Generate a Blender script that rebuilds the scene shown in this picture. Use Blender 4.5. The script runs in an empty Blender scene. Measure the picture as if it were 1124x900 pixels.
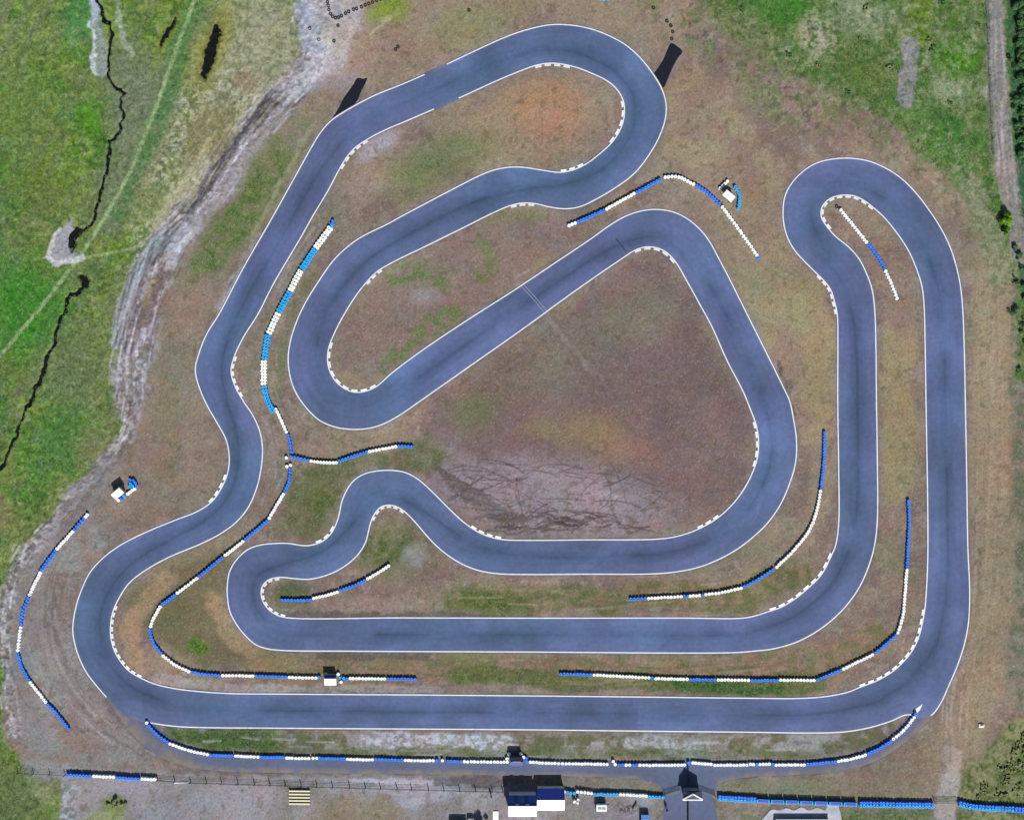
import bpy, bmesh, math, random
import numpy as np
from mathutils import Vector, Matrix
random.seed(7)
PI = math.pi
SC = bpy.context.scene
COL = SC.collection
PX = 0.2                                   # metres of ground per plan unit (plan units: x east, y south)
def W(p, z=0.0): return ((p[0]-562)*PX, (450-p[1])*PX, z)
def lin1(c):
    c = c/255.0
    return c/12.92 if c <= 0.04045 else ((c+0.055)/1.055)**2.4
KA = 1.0
def S(r, g, b, k=KA): return np.array([lin1(r)*k, lin1(g)*k, lin1(b)*k])

# ------------------------------------------------------------------ noise
def _hash(ix, iy, seed):
    h = (ix.astype(np.int64)*374761393 + iy.astype(np.int64)*668265263 + seed*974634777) & 0xFFFFFFFF
    h = ((h ^ (h >> 13))*1274126177) & 0xFFFFFFFF
    h = (h ^ (h >> 16)) & 0xFFFFFFFF
    return h.astype(np.float32)/4294967295.0
def vn(X, Y, s, seed):
    x = X/s; y = Y/s
    ix = np.floor(x); iy = np.floor(y); fx = (x-ix).astype(np.float32); fy = (y-iy).astype(np.float32)
    fx = fx*fx*(3-2*fx); fy = fy*fy*(3-2*fy)
    a = _hash(ix, iy, seed); b = _hash(ix+1, iy, seed); c = _hash(ix, iy+1, seed); d = _hash(ix+1, iy+1, seed)
    return (a*(1-fx)+b*fx)*(1-fy) + (c*(1-fx)+d*fx)*fy
def fbm(X, Y, s, seed, oc=4, g=0.55):
    t = 0; a = 1; n = 0
    for i in range(oc):
        t = t + a*vn(X + 17.3*i, Y - 9.1*i, s/(2**i), seed+i*31); n += a; a *= g
    return t/n
def sm(a, b, x):
    t = np.clip((x-a)/(b-a), 0, 1); return t*t*(3-2*t)

# ------------------------------------------------------------------ materials
def new_mat(name):
    m = bpy.data.materials.new(name); m.use_nodes = True
    nt = m.node_tree; b = nt.nodes['Principled BSDF']
    return m, nt, b
def noise_node(nt, scale, detail=4, rough=0.6, coord=None):
    n = nt.nodes.new('ShaderNodeTexNoise'); n.inputs['Scale'].default_value = scale
    n.inputs['Detail'].default_value = detail; n.inputs['Roughness'].default_value = rough
    if coord is not None: nt.links.new(coord, n.inputs['Vector'])
    return n
def ramp(nt, src, stops):
    r = nt.nodes.new('ShaderNodeValToRGB'); nt.links.new(src, r.inputs['Fac'])
    e = r.color_ramp.elements
    while len(e) < len(stops): e.new(0.5)
    for q, (p, c) in zip(e, stops):
        q.position = p; q.color = (c[0], c[1], c[2], 1) if hasattr(c, '__len__') else (c, c, c, 1)
    return r
def mulc(nt, a, b, fac=1.0, mode='MULTIPLY'):
    m = nt.nodes.new('ShaderNodeMix'); m.data_type = 'RGBA'; m.blend_type = mode
    if hasattr(fac, 'is_linked') or not isinstance(fac, (int, float)): nt.links.new(fac, m.inputs[0])
    else: m.inputs[0].default_value = fac
    for v, i in ((a, 6), (b, 7)):
        if isinstance(v, bpy.types.NodeSocket): nt.links.new(v, m.inputs[i])
        else: m.inputs[i].default_value = (v[0], v[1], v[2], 1)
    return m.outputs[2]
def paint(name, col, rough=0.5, var=0.25, scale=3.0, metallic=0.0, rnd=0.0, dirt=None, dirt_amt=0.0, spec=0.5):
    m, nt, b = new_mat(name)
    tc = nt.nodes.new('ShaderNodeTexCoord'); co = tc.outputs['Object']
    n = noise_node(nt, scale, 5, 0.65, co)
    r = ramp(nt, n.outputs['Fac'], [(0.25, 1-var), (0.75, 1.0)])
    c = mulc(nt, tuple(col), r.outputs['Color'])
    if dirt is not None:
        n2 = noise_node(nt, scale*0.6, 6, 0.7, co)
        r2 = ramp(nt, n2.outputs['Fac'], [(0.5, 0.0), (0.72, dirt_amt)])
        c = mulc(nt, c, tuple(dirt), r2.outputs['Color'], 'MIX')
    if rnd:
        oi = nt.nodes.new('ShaderNodeObjectInfo')
        r3 = ramp(nt, oi.outputs['Random'], [(0.0, 1-rnd), (1.0, 1.0)])
        c = mulc(nt, c, r3.outputs['Color'])
    nt.links.new(c, b.inputs['Base Color'])
    b.inputs['Roughness'].default_value = rough; b.inputs['Metallic'].default_value = metallic
    b.inputs['Specular IOR Level'].default_value = spec
    return m
M = {}
M['white_tyre'] = paint('white_tyre_paint', (0.90, 0.92, 0.90), 0.6, 0.06, 2.0, rnd=0.10, dirt=(0.4, 0.38, 0.35), dirt_amt=0.2)
M['blue_tyre'] = paint('blue_tyre_paint', (0.012, 0.21, 0.95), 0.5, 0.2, 2.0, rnd=0.22, dirt=(0.05, 0.10, 0.3), dirt_amt=0.35)
M['light_tyre'] = paint('pale_blue_tyre_paint', (0.012, 0.42, 0.92), 0.5, 0.2, 2.0, rnd=0.25, dirt=(0.05, 0.10, 0.2), dirt_amt=0.4)
M['rubber'] = paint('black_rubber', (0.018, 0.019, 0.021), 0.8, 0.4, 4.0)
M['old_rubber'] = paint('weathered_rubber', (0.05, 0.05, 0.05), 0.9, 0.4, 4.0, rnd=0.3)
M['white_roof'] = paint('white_sheet_roof', (0.82, 0.84, 0.80), 0.45, 0.12, 1.2)
M['shade_blue_roof'] = paint('shade_blue_sheet_roof', (0.018, 0.075, 0.33), 0.45, 0.25, 1.2)  # blue stands for shade on the north slopes of white roofs
M['navy_and_shade_roof'] = paint('navy_and_shade_sheet_roof', (0.012, 0.03, 0.22), 0.45, 0.3, 1.2)  # navy: painted shade on one white north slope, own colour on the dark hut
M['wall_white'] = paint('white_cladding', (0.66, 0.67, 0.65), 0.6, 0.2, 1.0, dirt=(0.3, 0.28, 0.25), dirt_amt=0.3)
M['wall_grey'] = paint('grey_cladding', (0.25, 0.27, 0.30), 0.6, 0.2, 1.0)
M['wall_blue'] = paint('blue_cladding', (0.03, 0.12, 0.38), 0.55, 0.2, 1.0)
M['slate'] = paint('slate_roof', (0.045, 0.06, 0.08), 0.6, 0.3, 2.5)
M['white_trim'] = paint('white_trim', (0.8, 0.8, 0.8), 0.5, 0.1, 2.0)
M['glass'] = paint('dark_window_glass', (0.02, 0.025, 0.03), 0.1, 0.1, 1.0)
M['timber'] = paint('grey_timber', (0.16, 0.13, 0.10), 0.85, 0.4, 3.0)
M['pale_timber'] = paint('pale_yellow_timber', (0.78, 0.74, 0.50), 0.7, 0.25, 2.0)
M['dark_steel'] = paint('dark_steel', (0.03, 0.03, 0.035), 0.5, 0.3, 3.0, metallic=0.3)
M['galv'] = paint('galvanised_steel', (0.22, 0.23, 0.25), 0.5, 0.2, 3.0, metallic=0.6)
M['plastic_blue'] = paint('blue_barrier_plastic', (0.01, 0.07, 0.50), 0.4, 0.2, 1.5)
M['plastic_cyan'] = paint('cyan_barrier_rim', (0.02, 0.38, 0.75), 0.4, 0.15, 1.5)
M['line'] = paint('white_road_paint', (0.80, 0.81, 0.79), 0.6, 0.2, 1.3, dirt=(0.30, 0.30, 0.32), dirt_amt=0.4)
M['kerb'] = paint('white_kerb_paint', (0.80, 0.81, 0.79), 0.6, 0.2, 2.0, dirt=(0.3, 0.29, 0.28), dirt_amt=0.4)
M['rock'] = paint('white_stone', (0.78, 0.78, 0.75), 0.8, 0.3, 3.0)
M['bark'] = paint('bark', (0.10, 0.075, 0.05), 0.9, 0.4, 4.0)
M['skin'] = paint('skin', (0.45, 0.27, 0.19), 0.55, 0.1, 6.0)
M['shirt_white'] = paint('white_shirt', (0.8, 0.8, 0.78), 0.8, 0.1, 6.0)
M['cloth_dark'] = paint('dark_cloth', (0.015, 0.016, 0.02), 0.85, 0.2, 6.0)
M['hair'] = paint('dark_hair', (0.02, 0.014, 0.01), 0.7, 0.2, 10.0)
M['concrete'] = paint('pale_concrete', tuple(S(182, 184, 190)), 0.85, 0.3, 1.0, dirt=tuple(S(130, 128, 125)), dirt_amt=0.7)
M['skip'] = paint('blue_skip_paint', (0.03, 0.15, 0.5), 0.5, 0.3, 2.0)
M['skip_lid'] = paint('pale_blue_lid', (0.12, 0.30, 0.62), 0.5, 0.3, 2.0)

# ------------------------------------------------------------------ mesh helpers
def link(name, me, mat=None, parent=None):
    o = bpy.data.objects.new(name, me); COL.objects.link(o)
    if mat is not None: me.materials.append(mat)
    if parent is not None: o.parent = parent
    return o
def from_arrays(name, v, f, mat, parent=None, smooth=False):
    me = bpy.data.meshes.new(name); me.from_pydata(v, [], f); me.update()
    if smooth: me.polygons.foreach_set('use_smooth', [True]*len(me.polygons))
    return link(name, me, mat, parent)
def obj(name, bm, mat, parent=None, smooth=False):
    bmesh.ops.recalc_face_normals(bm, faces=bm.faces)
    me = bpy.data.meshes.new(name); bm.to_mesh(me); bm.free()
    if smooth: me.polygons.foreach_set('use_smooth', [True]*len(me.polygons))
    return link(name, me, mat, parent)
def box(bm, x0, x1, y0, y1, z0, z1, bevel=0.0, rot=0.0, mat=None):
    c = Vector(((x0+x1)/2, (y0+y1)/2, (z0+z1)/2))
    r = bmesh.ops.create_cube(bm, size=1.0)
    vs = r['verts']
    T = Matrix.Translation(c) @ Matrix.Rotation(rot, 4, 'Z') @ Matrix.Diagonal((x1-x0, y1-y0, z1-z0, 1))
    bmesh.ops.transform(bm, matrix=T, verts=vs)
    if bevel:
        es = list({e for v in vs for e in v.link_edges})
        bmesh.ops.bevel(bm, geom=es, offset=bevel, segments=2, affect='EDGES', profile=0.5)
    return bm
def bar(bm, a, b, r, seg=6):
    a = Vector(a); b = Vector(b); d = b-a
    ret = bmesh.ops.create_cone(bm, cap_ends=True, segments=seg, radius1=r, radius2=r, depth=d.length)
    T = Matrix.Translation((a+b)/2) @ d.to_track_quat('Z', 'Y').to_matrix().to_4x4()
    bmesh.ops.transform(bm, matrix=T, verts=ret['verts'])
    return bm
def poly_prism(bm, pts, z0, z1):
    lo = [bm.verts.new((p[0], p[1], z0)) for p in pts]; hi = [bm.verts.new((p[0], p[1], z1)) for p in pts]
    n = len(pts)
    bm.faces.new(hi); bm.faces.new(lo[::-1])
    for i in range(n): bm.faces.new((lo[i], lo[(i+1) % n], hi[(i+1) % n], hi[i]))
    return bm
def lathe_mesh(name, prof, seg):
    v = []; f = []; n = len(prof)
    for k in range(seg):
        a = 2*PI*k/seg
        for r, z in prof: v.append((r*math.cos(a), r*math.sin(a), z))
    for k in range(seg):
        q = (k+1) % seg
        for i in range(n-1): f.append((k*n+i, q*n+i, q*n+i+1, k*n+i+1))
    me = bpy.data.meshes.new(name); me.from_pydata(v, [], f); me.update()
    me.polygons.foreach_set('use_smooth', [True]*len(me.polygons))
    return me
def tag(o, label, cat, group=None):
    o['label'] = label; o['category'] = cat
    if group: o['group'] = group
    return o
def thing(name, label, cat, p, rot=0.0, group=None):
    o = bpy.data.objects.new(name, None); COL.objects.link(o)
    o.location = W(p); o.rotation_euler = (0, 0, rot); o.empty_display_size = 0.3
    return tag(o, label, cat, group)
def struct(o, kind='structure'): o['kind'] = kind; return o

# ------------------------------------------------------------------ splines
def cr(pts, step=2.0, closed=False):
    P = [np.array(p, float) for p in pts]; n = len(P); out = []
    rng = range(n if closed else n-1)
    for i in rng:
        if closed: p0, p1, p2, p3 = P[i-1], P[i], P[(i+1) % n], P[(i+2) % n]
        else:
            p1, p2 = P[i], P[i+1]
            p0 = P[i-1] if i > 0 else 2*p1-p2
            p3 = P[i+2] if i+2 < n else 2*p2-p1
        t0 = 0; t1 = t0+max(np.linalg.norm(p1-p0), 1e-3)**0.5; t2 = t1+max(np.linalg.norm(p2-p1), 1e-3)**0.5; t3 = t2+max(np.linalg.norm(p3-p2), 1e-3)**0.5
        k = max(1, int(np.linalg.norm(p2-p1)/step))
        for t in np.linspace(t1, t2, k, endpoint=False):
            a1 = (t1-t)/(t1-t0)*p0+(t-t0)/(t1-t0)*p1; a2 = (t2-t)/(t2-t1)*p1+(t-t1)/(t2-t1)*p2; a3 = (t3-t)/(t3-t2)*p2+(t-t2)/(t3-t2)*p3
            b1 = (t2-t)/(t2-t0)*a1+(t-t0)/(t2-t0)*a2; b2 = (t3-t)/(t3-t1)*a2+(t-t1)/(t3-t1)*a3
            out.append((t2-t)/(t2-t1)*b1+(t-t1)/(t2-t1)*b2)
    if not closed: out.append(P[-1])
    return np.array(out)
def smooth_line(A, it, closed=False):
    A = A.copy()
    for _ in range(it):
        if closed: A = 0.5*A+0.25*(np.roll(A, 1, 0)+np.roll(A, -1, 0))
        else: A[1:-1] = 0.5*A[1:-1]+0.25*(A[:-2]+A[2:])
    return A
def resample(A, step):
    d = np.r_[0, np.cumsum(np.linalg.norm(np.diff(A, axis=0), axis=1))]
    n = max(2, int(round(d[-1]/step))+1); s = np.linspace(0, d[-1], n)
    return np.c_[np.interp(s, d, A[:, 0]), np.interp(s, d, A[:, 1])]
def normals(A, closed=False):
    if closed: T = np.roll(A, -1, 0)-np.roll(A, 1, 0)
    else: T = np.gradient(A, axis=0)
    T = T/np.maximum(np.linalg.norm(T, axis=1), 1e-9)[:, None]
    return np.c_[T[:, 1], -T[:, 0]]        # in plan units (y down) this points left of travel

# track edges, in travel order (clockwise lap); LE = left edge line, RE = right edge line
LE_pts = [(994.8,784.1),(978.8,790.8),(952.1,798.8),(925.4,803),(890.7,804.1),(824,803.3),(700,802),(580,800.6),(440,799.7),(300,798.8),(226.9,798.2),(197.5,797.2),(176,794.8),(161.5,792),
 (133.4,782),(116.9,764.9),(106.8,753.4),(94.7,737.4),(85.4,717.4),(80,694.7),(80.9,678.7),(85,660),(88.1,650.8),(98.7,628.2),(114.8,610.8),(133.4,597.5),(160.1,584.1),(192.2,570.8),(216.2,561.4),(232.2,550.8),(244.2,533.4),(250.3,517.4),(251.7,501.4),(248.2,482.7),(237.5,462.7),
 (226.9,444.2),(218.8,425.5),(214.3,406.8),(217.5,390.8),(226.9,366.8),(240.2,345.4),(266.9,294.7),(299.3,238.3),(328,186.8),(341.4,162.8),(352,145.5),(362.7,133.4),(376.1,124.1),(394.8,113.4),(413.4,104.1),(440.1,93.4),(466,82.2),(490.8,70.7),(557.6,40),(584,31.5),(605.4,27.5),(626.7,28),(648.1,32),(669.4,40),(688.1,50.7),(704.1,65.4),(717.5,82.7),(726.8,98.7),(730.8,112.1),(730.8,128.1),(724.1,149.5),(712.1,170.8),(696.1,190.8),(674.8,206.8),(653.4,219.4),(637.4,226.9),(621.4,229.5),(602.7,227.4),(586.7,223.6),(573.6,223.1),(560.2,225.9),(544.2,232.5),(506.9,251),(466.8,270.7),(429.5,288.9),(413.4,298.7),(402.8,309.4),(392.1,322.7),(376.1,348.1),(365.4,369.5),(360.6,382.8),(359.5,396.1),(362.2,408.1),(369.4,419.6),(380.1,427.6),(390.8,430.8),(402.8,429),(413.4,424.2),(429.5,410),(466.8,382.3),(520.2,346.8),(560,321.5),(613.4,285.9),(648.1,262.7),(669.4,247.5),(685.4,238.1),(701.5,232.3),(717.5,230.1),(733.5,231.5),(746.8,236),(758.8,243.5),(770.8,254.7),(778.8,265.4),(786.9,280),(800.2,305.4),(821.5,348.1),(842.9,390.8),(860,425.5),(866.7,440),(870.7,458.7),(874.2,482.7),(873.4,506.7),(866.7,530.7),(856,554.8),(842,574.5),(829.5,586.8),(810.9,601.5),(789.5,613.5),(768.2,622),(746.8,626.8),(720.1,629.5),(640,630),(580,630.3),(546.9,629.5),(525.5,626),(506.9,618.8),(488.2,606.8),(472.2,592.1),(456.1,573.4),(444.1,561.4),(434.8,555.6),(425.5,554.2),(417.4,556.6),(409.4,566.8),(405.4,578.8),(401.4,594.8),(392.1,609.5),(376.1,622.8),(357.4,631.6),(338.7,635.6),(322.7,634.8),(306.7,633.5),(294.7,636.2),(288,642.8),(286.7,653.5),(292,665.5),(301.4,673.5),(312,677.3),(440,677.9),(580,678.2),(746.8,678.1),(816.2,678.1),(829.5,675.5),(842.9,671.2),(856,666.8),(872,657.5),(888.1,644.2),(901.4,630.8),(910.7,613.5),(917.4,597.5),(920.6,573.4),(920.6,520),(919.5,440),(919.5,353.4),(918.7,342.8),(916.1,332.1),(912.1,318.7),(904.1,308),(894.7,298.7),(882.7,286.7),(872,274.7),(864,260),(860,244),(859.5,230.7),(861.4,216.2),(868,202.8),(880,189.5),(896,179.3),(914.7,174.8),(933.4,174),(952.1,176.7),(970.8,184.1),(989.5,196.2),(1005.5,212.2),(1018.8,229.5),(1029.5,245.4),(1041.5,268),(1049.5,292),(1054.1,313.4),(1056.7,340),(1058.3,380),(1059.7,450),(1061,520),(1062.3,600),(1064.2,642.8),(1064.2,664),(1062.9,684),(1058.9,705.4),(1052.2,726.7),(1041.5,752),(1032.2,772),(1020.2,786)]
RE_pts = [(1016.7,650),(1014.8,670.7),(1012.2,684),(1008.1,700),(1001.5,713.4),(992.1,725.4),(978.8,737.4),(962.8,746.7),(944.1,753.9),(930.8,759.3),(906.7,764.1),(877.4,766.2),(824,766),(700,764.6),(580,763.4),(440,762.3),(300,761.4),(253.5,760.9),(218.8,758.7),(192.2,755.5),(170.8,750.7),(154.8,744),(141.4,736),(132.1,725.4),(125.4,713.4),(121.4,697.4),(122.2,678.7),(125,668),(130.8,656.2),(141.4,640.2),(160.1,625.5),(186.8,610.8),(218.8,597.5),(240.2,586.8),(258.9,573.4),(272.2,557.4),(281.6,536.1),(286.9,512.1),(288.2,493.4),(285.6,474.7),(277.6,456),(266.9,440),(257.5,422.8),(253.5,406.8),(257.5,390.8),(266.9,370.8),(282.9,345.4),(300,312.1),(330.7,260),(342.7,238.5),(360.1,209.5),(372.1,186.8),(380.1,173.5),(389.4,162.8),(402.8,153.5),(421.4,143.6),(445.5,133.4),(476.2,120.1),(503.6,108.1),(541.6,90.7),(560,82.8),(586.7,72.6),(600,69.9),(613.4,70.2),(632.1,74.2),(650.7,81.4),(666.8,89.4),(677.4,98.7),(684.1,110.8),(685.4,125.4),(681.4,141.4),(672.1,156.1),(658.7,168.7),(642.7,180.7),(626.7,187.6),(613.4,189.5),(597.4,187.4),(576,184.1),(562.9,183.6),(544.2,186.3),(528.2,192.2),(506.9,202.8),(480.2,216.7),(437.5,239.4),(426.8,245.4),(394.8,261.4),(378.7,273.4),(365.4,286.7),(349.4,309.4),(334.7,333.4),(325.4,353.4),(318.7,374.8),(316.3,393.5),(318.2,412.2),(324,429.5),(333.4,444.2),(349.4,460.5),(365.4,468),(384.1,471.2),(402.8,470.4),(418.8,466.2),(437.5,456.5),(461.5,440),(520,399),(580,356.8),(620,327.5),(666.8,294.7),(682.8,284),(696.1,275.2),(706.8,271.5),(717.5,271.5),(726.8,274.2),(734.8,280),(742.8,289.4),(752.2,305.4),(765.5,329.4),(781.5,358.8),(797.5,394.8),(816.2,430.8),(824.2,450.7),(830.1,466.7),(832.7,485.4),(830.9,504),(824.2,522.7),(813.5,541.4),(800.2,557.4),(784.2,570.8),(762.8,582.2),(741.5,588.9),(720.1,591.6),(640,592.4),(580,592.9),(552.2,592.1),(538.9,589.4),(525.5,584.1),(509.5,573.4),(493.5,558.8),(474.8,540),(458.8,525.9),(445.5,518.7),(432.1,516.3),(416.1,516.6),(400.1,520),(388.1,527.5),(380.1,538.7),(374.7,552.1),(372.1,565.4),(366.7,580.1),(360,589.4),(349.4,596.1),(336,598.8),(314.7,596.1),(296,596.7),(285.6,598),(272.2,602.8),(260.2,613.5),(252.2,626.8),(249.5,642.8),(249.8,657),(252.2,670.7),(258.9,684),(266.9,694.7),(280,707),(290.7,711.2),(306.7,713.4),(386.7,714.4),(560,715.2),(805.5,716),(826.9,714.4),(848,712),(872,705.4),(893.4,694.7),(914.7,679),(931.5,661.4),(944.1,642.8),(953.4,621.5),(959.6,600),(962.8,573.4),(962.8,493.4),(962,440),(961.4,380),(960.1,340),(957.4,318.7),(952.1,302.7),(942.8,284),(930.8,270.7),(917.4,260),(908,249.4),(901.9,240),(901,231.5),(903.5,225),(912.1,217.5),(925.4,214.3),(938.8,215.6),(949.4,221),(959,228.5),(970.8,239.2),(985.5,257.4),(997.5,276),(1006.8,297.4),(1012.2,316),(1014.3,337.4),(1015.4,380),(1016.5,450),(1018.3,560),(1018.3,613.5)]
LE = smooth_line(cr(LE_pts, 2.0, True), 3, True)
RE = smooth_line(cr(RE_pts, 2.0, True), 3, True)
LN = normals(LE, True); RN = normals(RE, True)
# asphalt reaches a little beyond the painted lines
LO = LE + LN*1.3; RO = RE - RN*1.3
# rotate both so that index 0 is on the same cross-section (the pit straight)
def rot_to(A, B, p):
    i = int(np.argmin(((A-np.array(p))**2).sum(1))); return np.roll(A, -i, 0), np.roll(B, -i, 0)
LOr, LEr = rot_to(LO, LE, (700, 802)); ROr, REr = rot_to(RO, RE, (700, 764.6))
def ladder(A, B):
    i = j = 0; n, m = len(A), len(B); out = [(0, 0)]
    while i < n or j < m:
        da = ((A[(i+1) % n]-B[j % m])**2).sum() if i < n else 1e18
        db = ((A[i % n]-B[(j+1) % m])**2).sum() if j < m else 1e18
        if da <= db: i += 1
        else: j += 1
        out.append((i, j))
    return out
LAD = ladder(LOr, ROr)
PA = np.array([LOr[i % len(LOr)] for i, j in LAD]); PB = np.array([ROr[j % len(ROr)] for i, j in LAD])
NT = len(LAD); NA = 25
# driving line: hugs the inside of the bends
MID = (PA+PB)/2
Tm = np.roll(MID, -8, 0)-np.roll(MID, 8, 0); ang = np.unwrap(np.arctan2(Tm[:, 1], Tm[:, 0]))
kur = np.gradient(ang); kur = np.convolve(np.r_[kur[-80:], kur, kur[:80]], np.ones(61)/61, 'same')[80:-80]
DL = 0.5 + np.clip(kur*14, -0.20, 0.20)      # >0.5 = towards the right edge

LP = PA*(1-DL)[:, None]+PB*DL[:, None]
for _ in range(220): LP = 0.5*LP+0.25*(np.roll(LP, 1, 0)+np.roll(LP, -1, 0))
DV = PB-PA; DL = ((LP-PA)*DV).sum(1)/np.maximum((DV**2).sum(1), 1e-6)
def grid_pos():
    t = np.linspace(0, 1, NA)
    return PA[:, None, :]*(1-t)[None, :, None] + PB[:, None, :]*t[None, :, None], t
GP, tt = grid_pos()
# ------------------------------------------------------------------ asphalt
def asphalt_material():
    m, nt, b = new_mat('worn_asphalt')
    tc = nt.nodes.new('ShaderNodeTexCoord'); co = tc.outputs['Object']
    a = nt.nodes.new('ShaderNodeAttribute'); a.attribute_name = 'Col'
    n1 = noise_node(nt, 0.05, 5, 0.6, co); r1 = ramp(nt, n1.outputs['Fac'], [(0.3, (0.86, 0.88, 0.86)), (0.7, (1.12, 1.1, 1.14))])
    n2 = noise_node(nt, 0.9, 6, 0.75, co); r2 = ramp(nt, n2.outputs['Fac'], [(0.25, 0.80), (0.75, 1.18)])
    n3 = noise_node(nt, 9.0, 3, 0.7, co); r3 = ramp(nt, n3.outputs['Fac'], [(0.2, 0.75), (0.8, 1.25)])
    c = mulc(nt, a.outputs['Color'], r1.outputs['Color']); c = mulc(nt, c, r2.outputs['Color']); c = mulc(nt, c, r3.outputs['Color'])
    nt.links.new(c, b.inputs['Base Color']); b.inputs['Roughness'].default_value = 0.85; b.inputs['Specular IOR Level'].default_value = 0.3
    bp = nt.nodes.new('ShaderNodeBump'); bp.inputs['Strength'].default_value = 0.3; bp.inputs['Distance'].default_value = 0.02
    nt.links.new(n3.outputs['Fac'], bp.inputs['Height']); nt.links.new(bp.outputs['Normal'], b.inputs['Normal'])
    return m
M['asphalt'] = asphalt_material()
ASPH = S(79, 93, 127)
def set_col(me, C):
    at = me.attributes.new('Col', 'FLOAT_COLOR', 'POINT')
    q = np.ones((len(C), 4), np.float32); q[:, :3] = C
    at.data.foreach_set('color', q.ravel())
def asphalt_colours(P, lanepos=None, lane=None, along=None):
    X, Y = P[:, 0], P[:, 1]
    C = np.tile(ASPH, (len(P), 1))
    h = fbm(X, Y, 90, 301, 3)-0.5; h2 = fbm(X, Y, 45, 322, 3)-0.5
    C *= (1+0.35*h2)[:, None]; C[:, 0] *= 1+0.35*h; C[:, 1] *= 1-0.15*h; C[:, 2] *= 1+0.15*h2
    if lanepos is not None:
        d = lanepos-lane
        wob = (fbm(along*2.0, lanepos*40, 60, 77, 3)-0.5)
        band = np.exp(-(d/0.20)**2)
        streak = np.exp(-((d+0.05*wob)/0.030)**2)
        brk = sm(0.35, 0.6, fbm(along, lanepos*3, 70, 55, 3))
        C *= (1-0.20*band*(0.3+1.1*brk))[:, None]; C *= (0.74+0.54*fbm(along*0.5, lanepos*30, 22, 401, 4))[:, None]
        C[:, 0] *= 1-0.10*band
        C *= (1-0.24*streak*(0.1+0.9*brk))[:, None]
        fine = fbm(along*0.12, lanepos*90, 6, 91, 3)-0.5
        C *= (1+0.22*fine)[:, None]
        dust = sm(0.40, 0.50, np.abs(lanepos-0.5))*sm(0.42, 0.62, fbm(X, Y, 14, 411, 4))*0.55
        C = C*(1-dust[:, None])+S(124, 114, 108)*dust[:, None]
        pat = sm(0.56, 0.60, fbm(X, Y, 34, 415, 2))*0.10; C *= (1+pat)[:, None]
    return C
V = GP.reshape(-1, 2)
along = np.repeat(np.r_[0, np.cumsum(np.linalg.norm(np.diff(MID, axis=0), axis=1))], NA)
lanepos = np.tile(tt, NT); lane = np.repeat(DL, NA)
V3 = np.c_[(V[:, 0]-562)*PX, (450-V[:, 1])*PX, np.full(len(V), 0.03)]
idx = np.arange(NT*NA).reshape(NT, NA)
F = np.stack([idx[:-1, :-1], idx[:-1, 1:], idx[1:, 1:], idx[1:, :-1]], -1).reshape(-1, 4)
me = bpy.data.meshes.new('race_track'); me.from_pydata(V3, [], F[:, ::-1]); me.update()
set_col(me, asphalt_colours(V, lanepos, lane, along))
track = struct(link('race_track', me, M['asphalt']))

# flat sheets (pit lane, run-offs) built as small-celled grids clipped by an outline
def inside(P, poly):
    x, y = P[:, 0], P[:, 1]; r = np.zeros(len(P), bool); n = len(poly)
    for i in range(n):
        x0, y0 = poly[i]; x1, y1 = poly[(i+1) % n]
        if y0 == y1: continue
        c = ((y0 > y) != (y1 > y)) & (x < (x1-x0)*(y-y0)/(y1-y0)+x0)
        r ^= c
    return r
def sheet(name, outline, z, mat, step=4.0, colour=None):
    out = cr(outline, 3.0, True)
    bm = bmesh.new(); vs = [bm.verts.new(W(p, z)) for p in out]
    f = bm.faces.new(vs)
    if f.normal.z < 0: f.normal_flip()
    bm.normal_update()
    bmesh.ops.triangulate(bm, faces=[f], ngon_method='EAR_CLIP')
    x0, y0 = out.min(0); x1, y1 = out.max(0)
    for ax in (0, 1):
        lo, hi = ((x0, x1), (y0, y1))[ax]
        for q in np.arange(lo+step, hi, step):
            co = W((q, q)); g = bm.verts[:]+bm.edges[:]+bm.faces[:]
            no = (1, 0, 0) if ax == 0 else (0, 1, 0)
            bmesh.ops.bisect_plane(bm, geom=g, plane_co=co, plane_no=no)
    me = bpy.data.meshes.new(name); bm.normal_update()
    for f in bm.faces:
        if f.normal.z < 0: f.normal_flip()
    bm.to_mesh(me); bm.free()
    n = len(me.vertices); v = np.zeros(n*3); me.vertices.foreach_get('co', v); v = v.reshape(-1, 3)
    P = np.c_[v[:, 0]/PX+562, 450-v[:, 1]/PX]
    set_col(me, colour(P))
    return struct(link(name, me, mat))
def dist_seg(px, py, a, b):
    dx, dy = b[0]-a[0], b[1]-a[1]; L = dx*dx+dy*dy+1e-9
    t = np.clip(((px-a[0])*dx+(py-a[1])*dy)/L, 0, 1)
    return np.hypot(px-(a[0]+t*dx), py-(a[1]+t*dy))
PIT = [(108,756),(121,772),(136,793),(152,813),(172,828),(200,840),(240,846),(320,848),(420,849),(520,850),(556,851),(640,852),(700,855),(722,860),(729,872),(731,905),(786,905),(783,872),(790,860),(820,853),(880,850),(930,845),(965,833),(992,816),(1010,800),(1024,786),(1033,770),(1020,765),(1002,778),(985,800),(960,818),(930,829),(880,834),(800,835),(600,834),(400,831),(280,828),(230,825),(190,811),(163,790),(140,770)]
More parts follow.
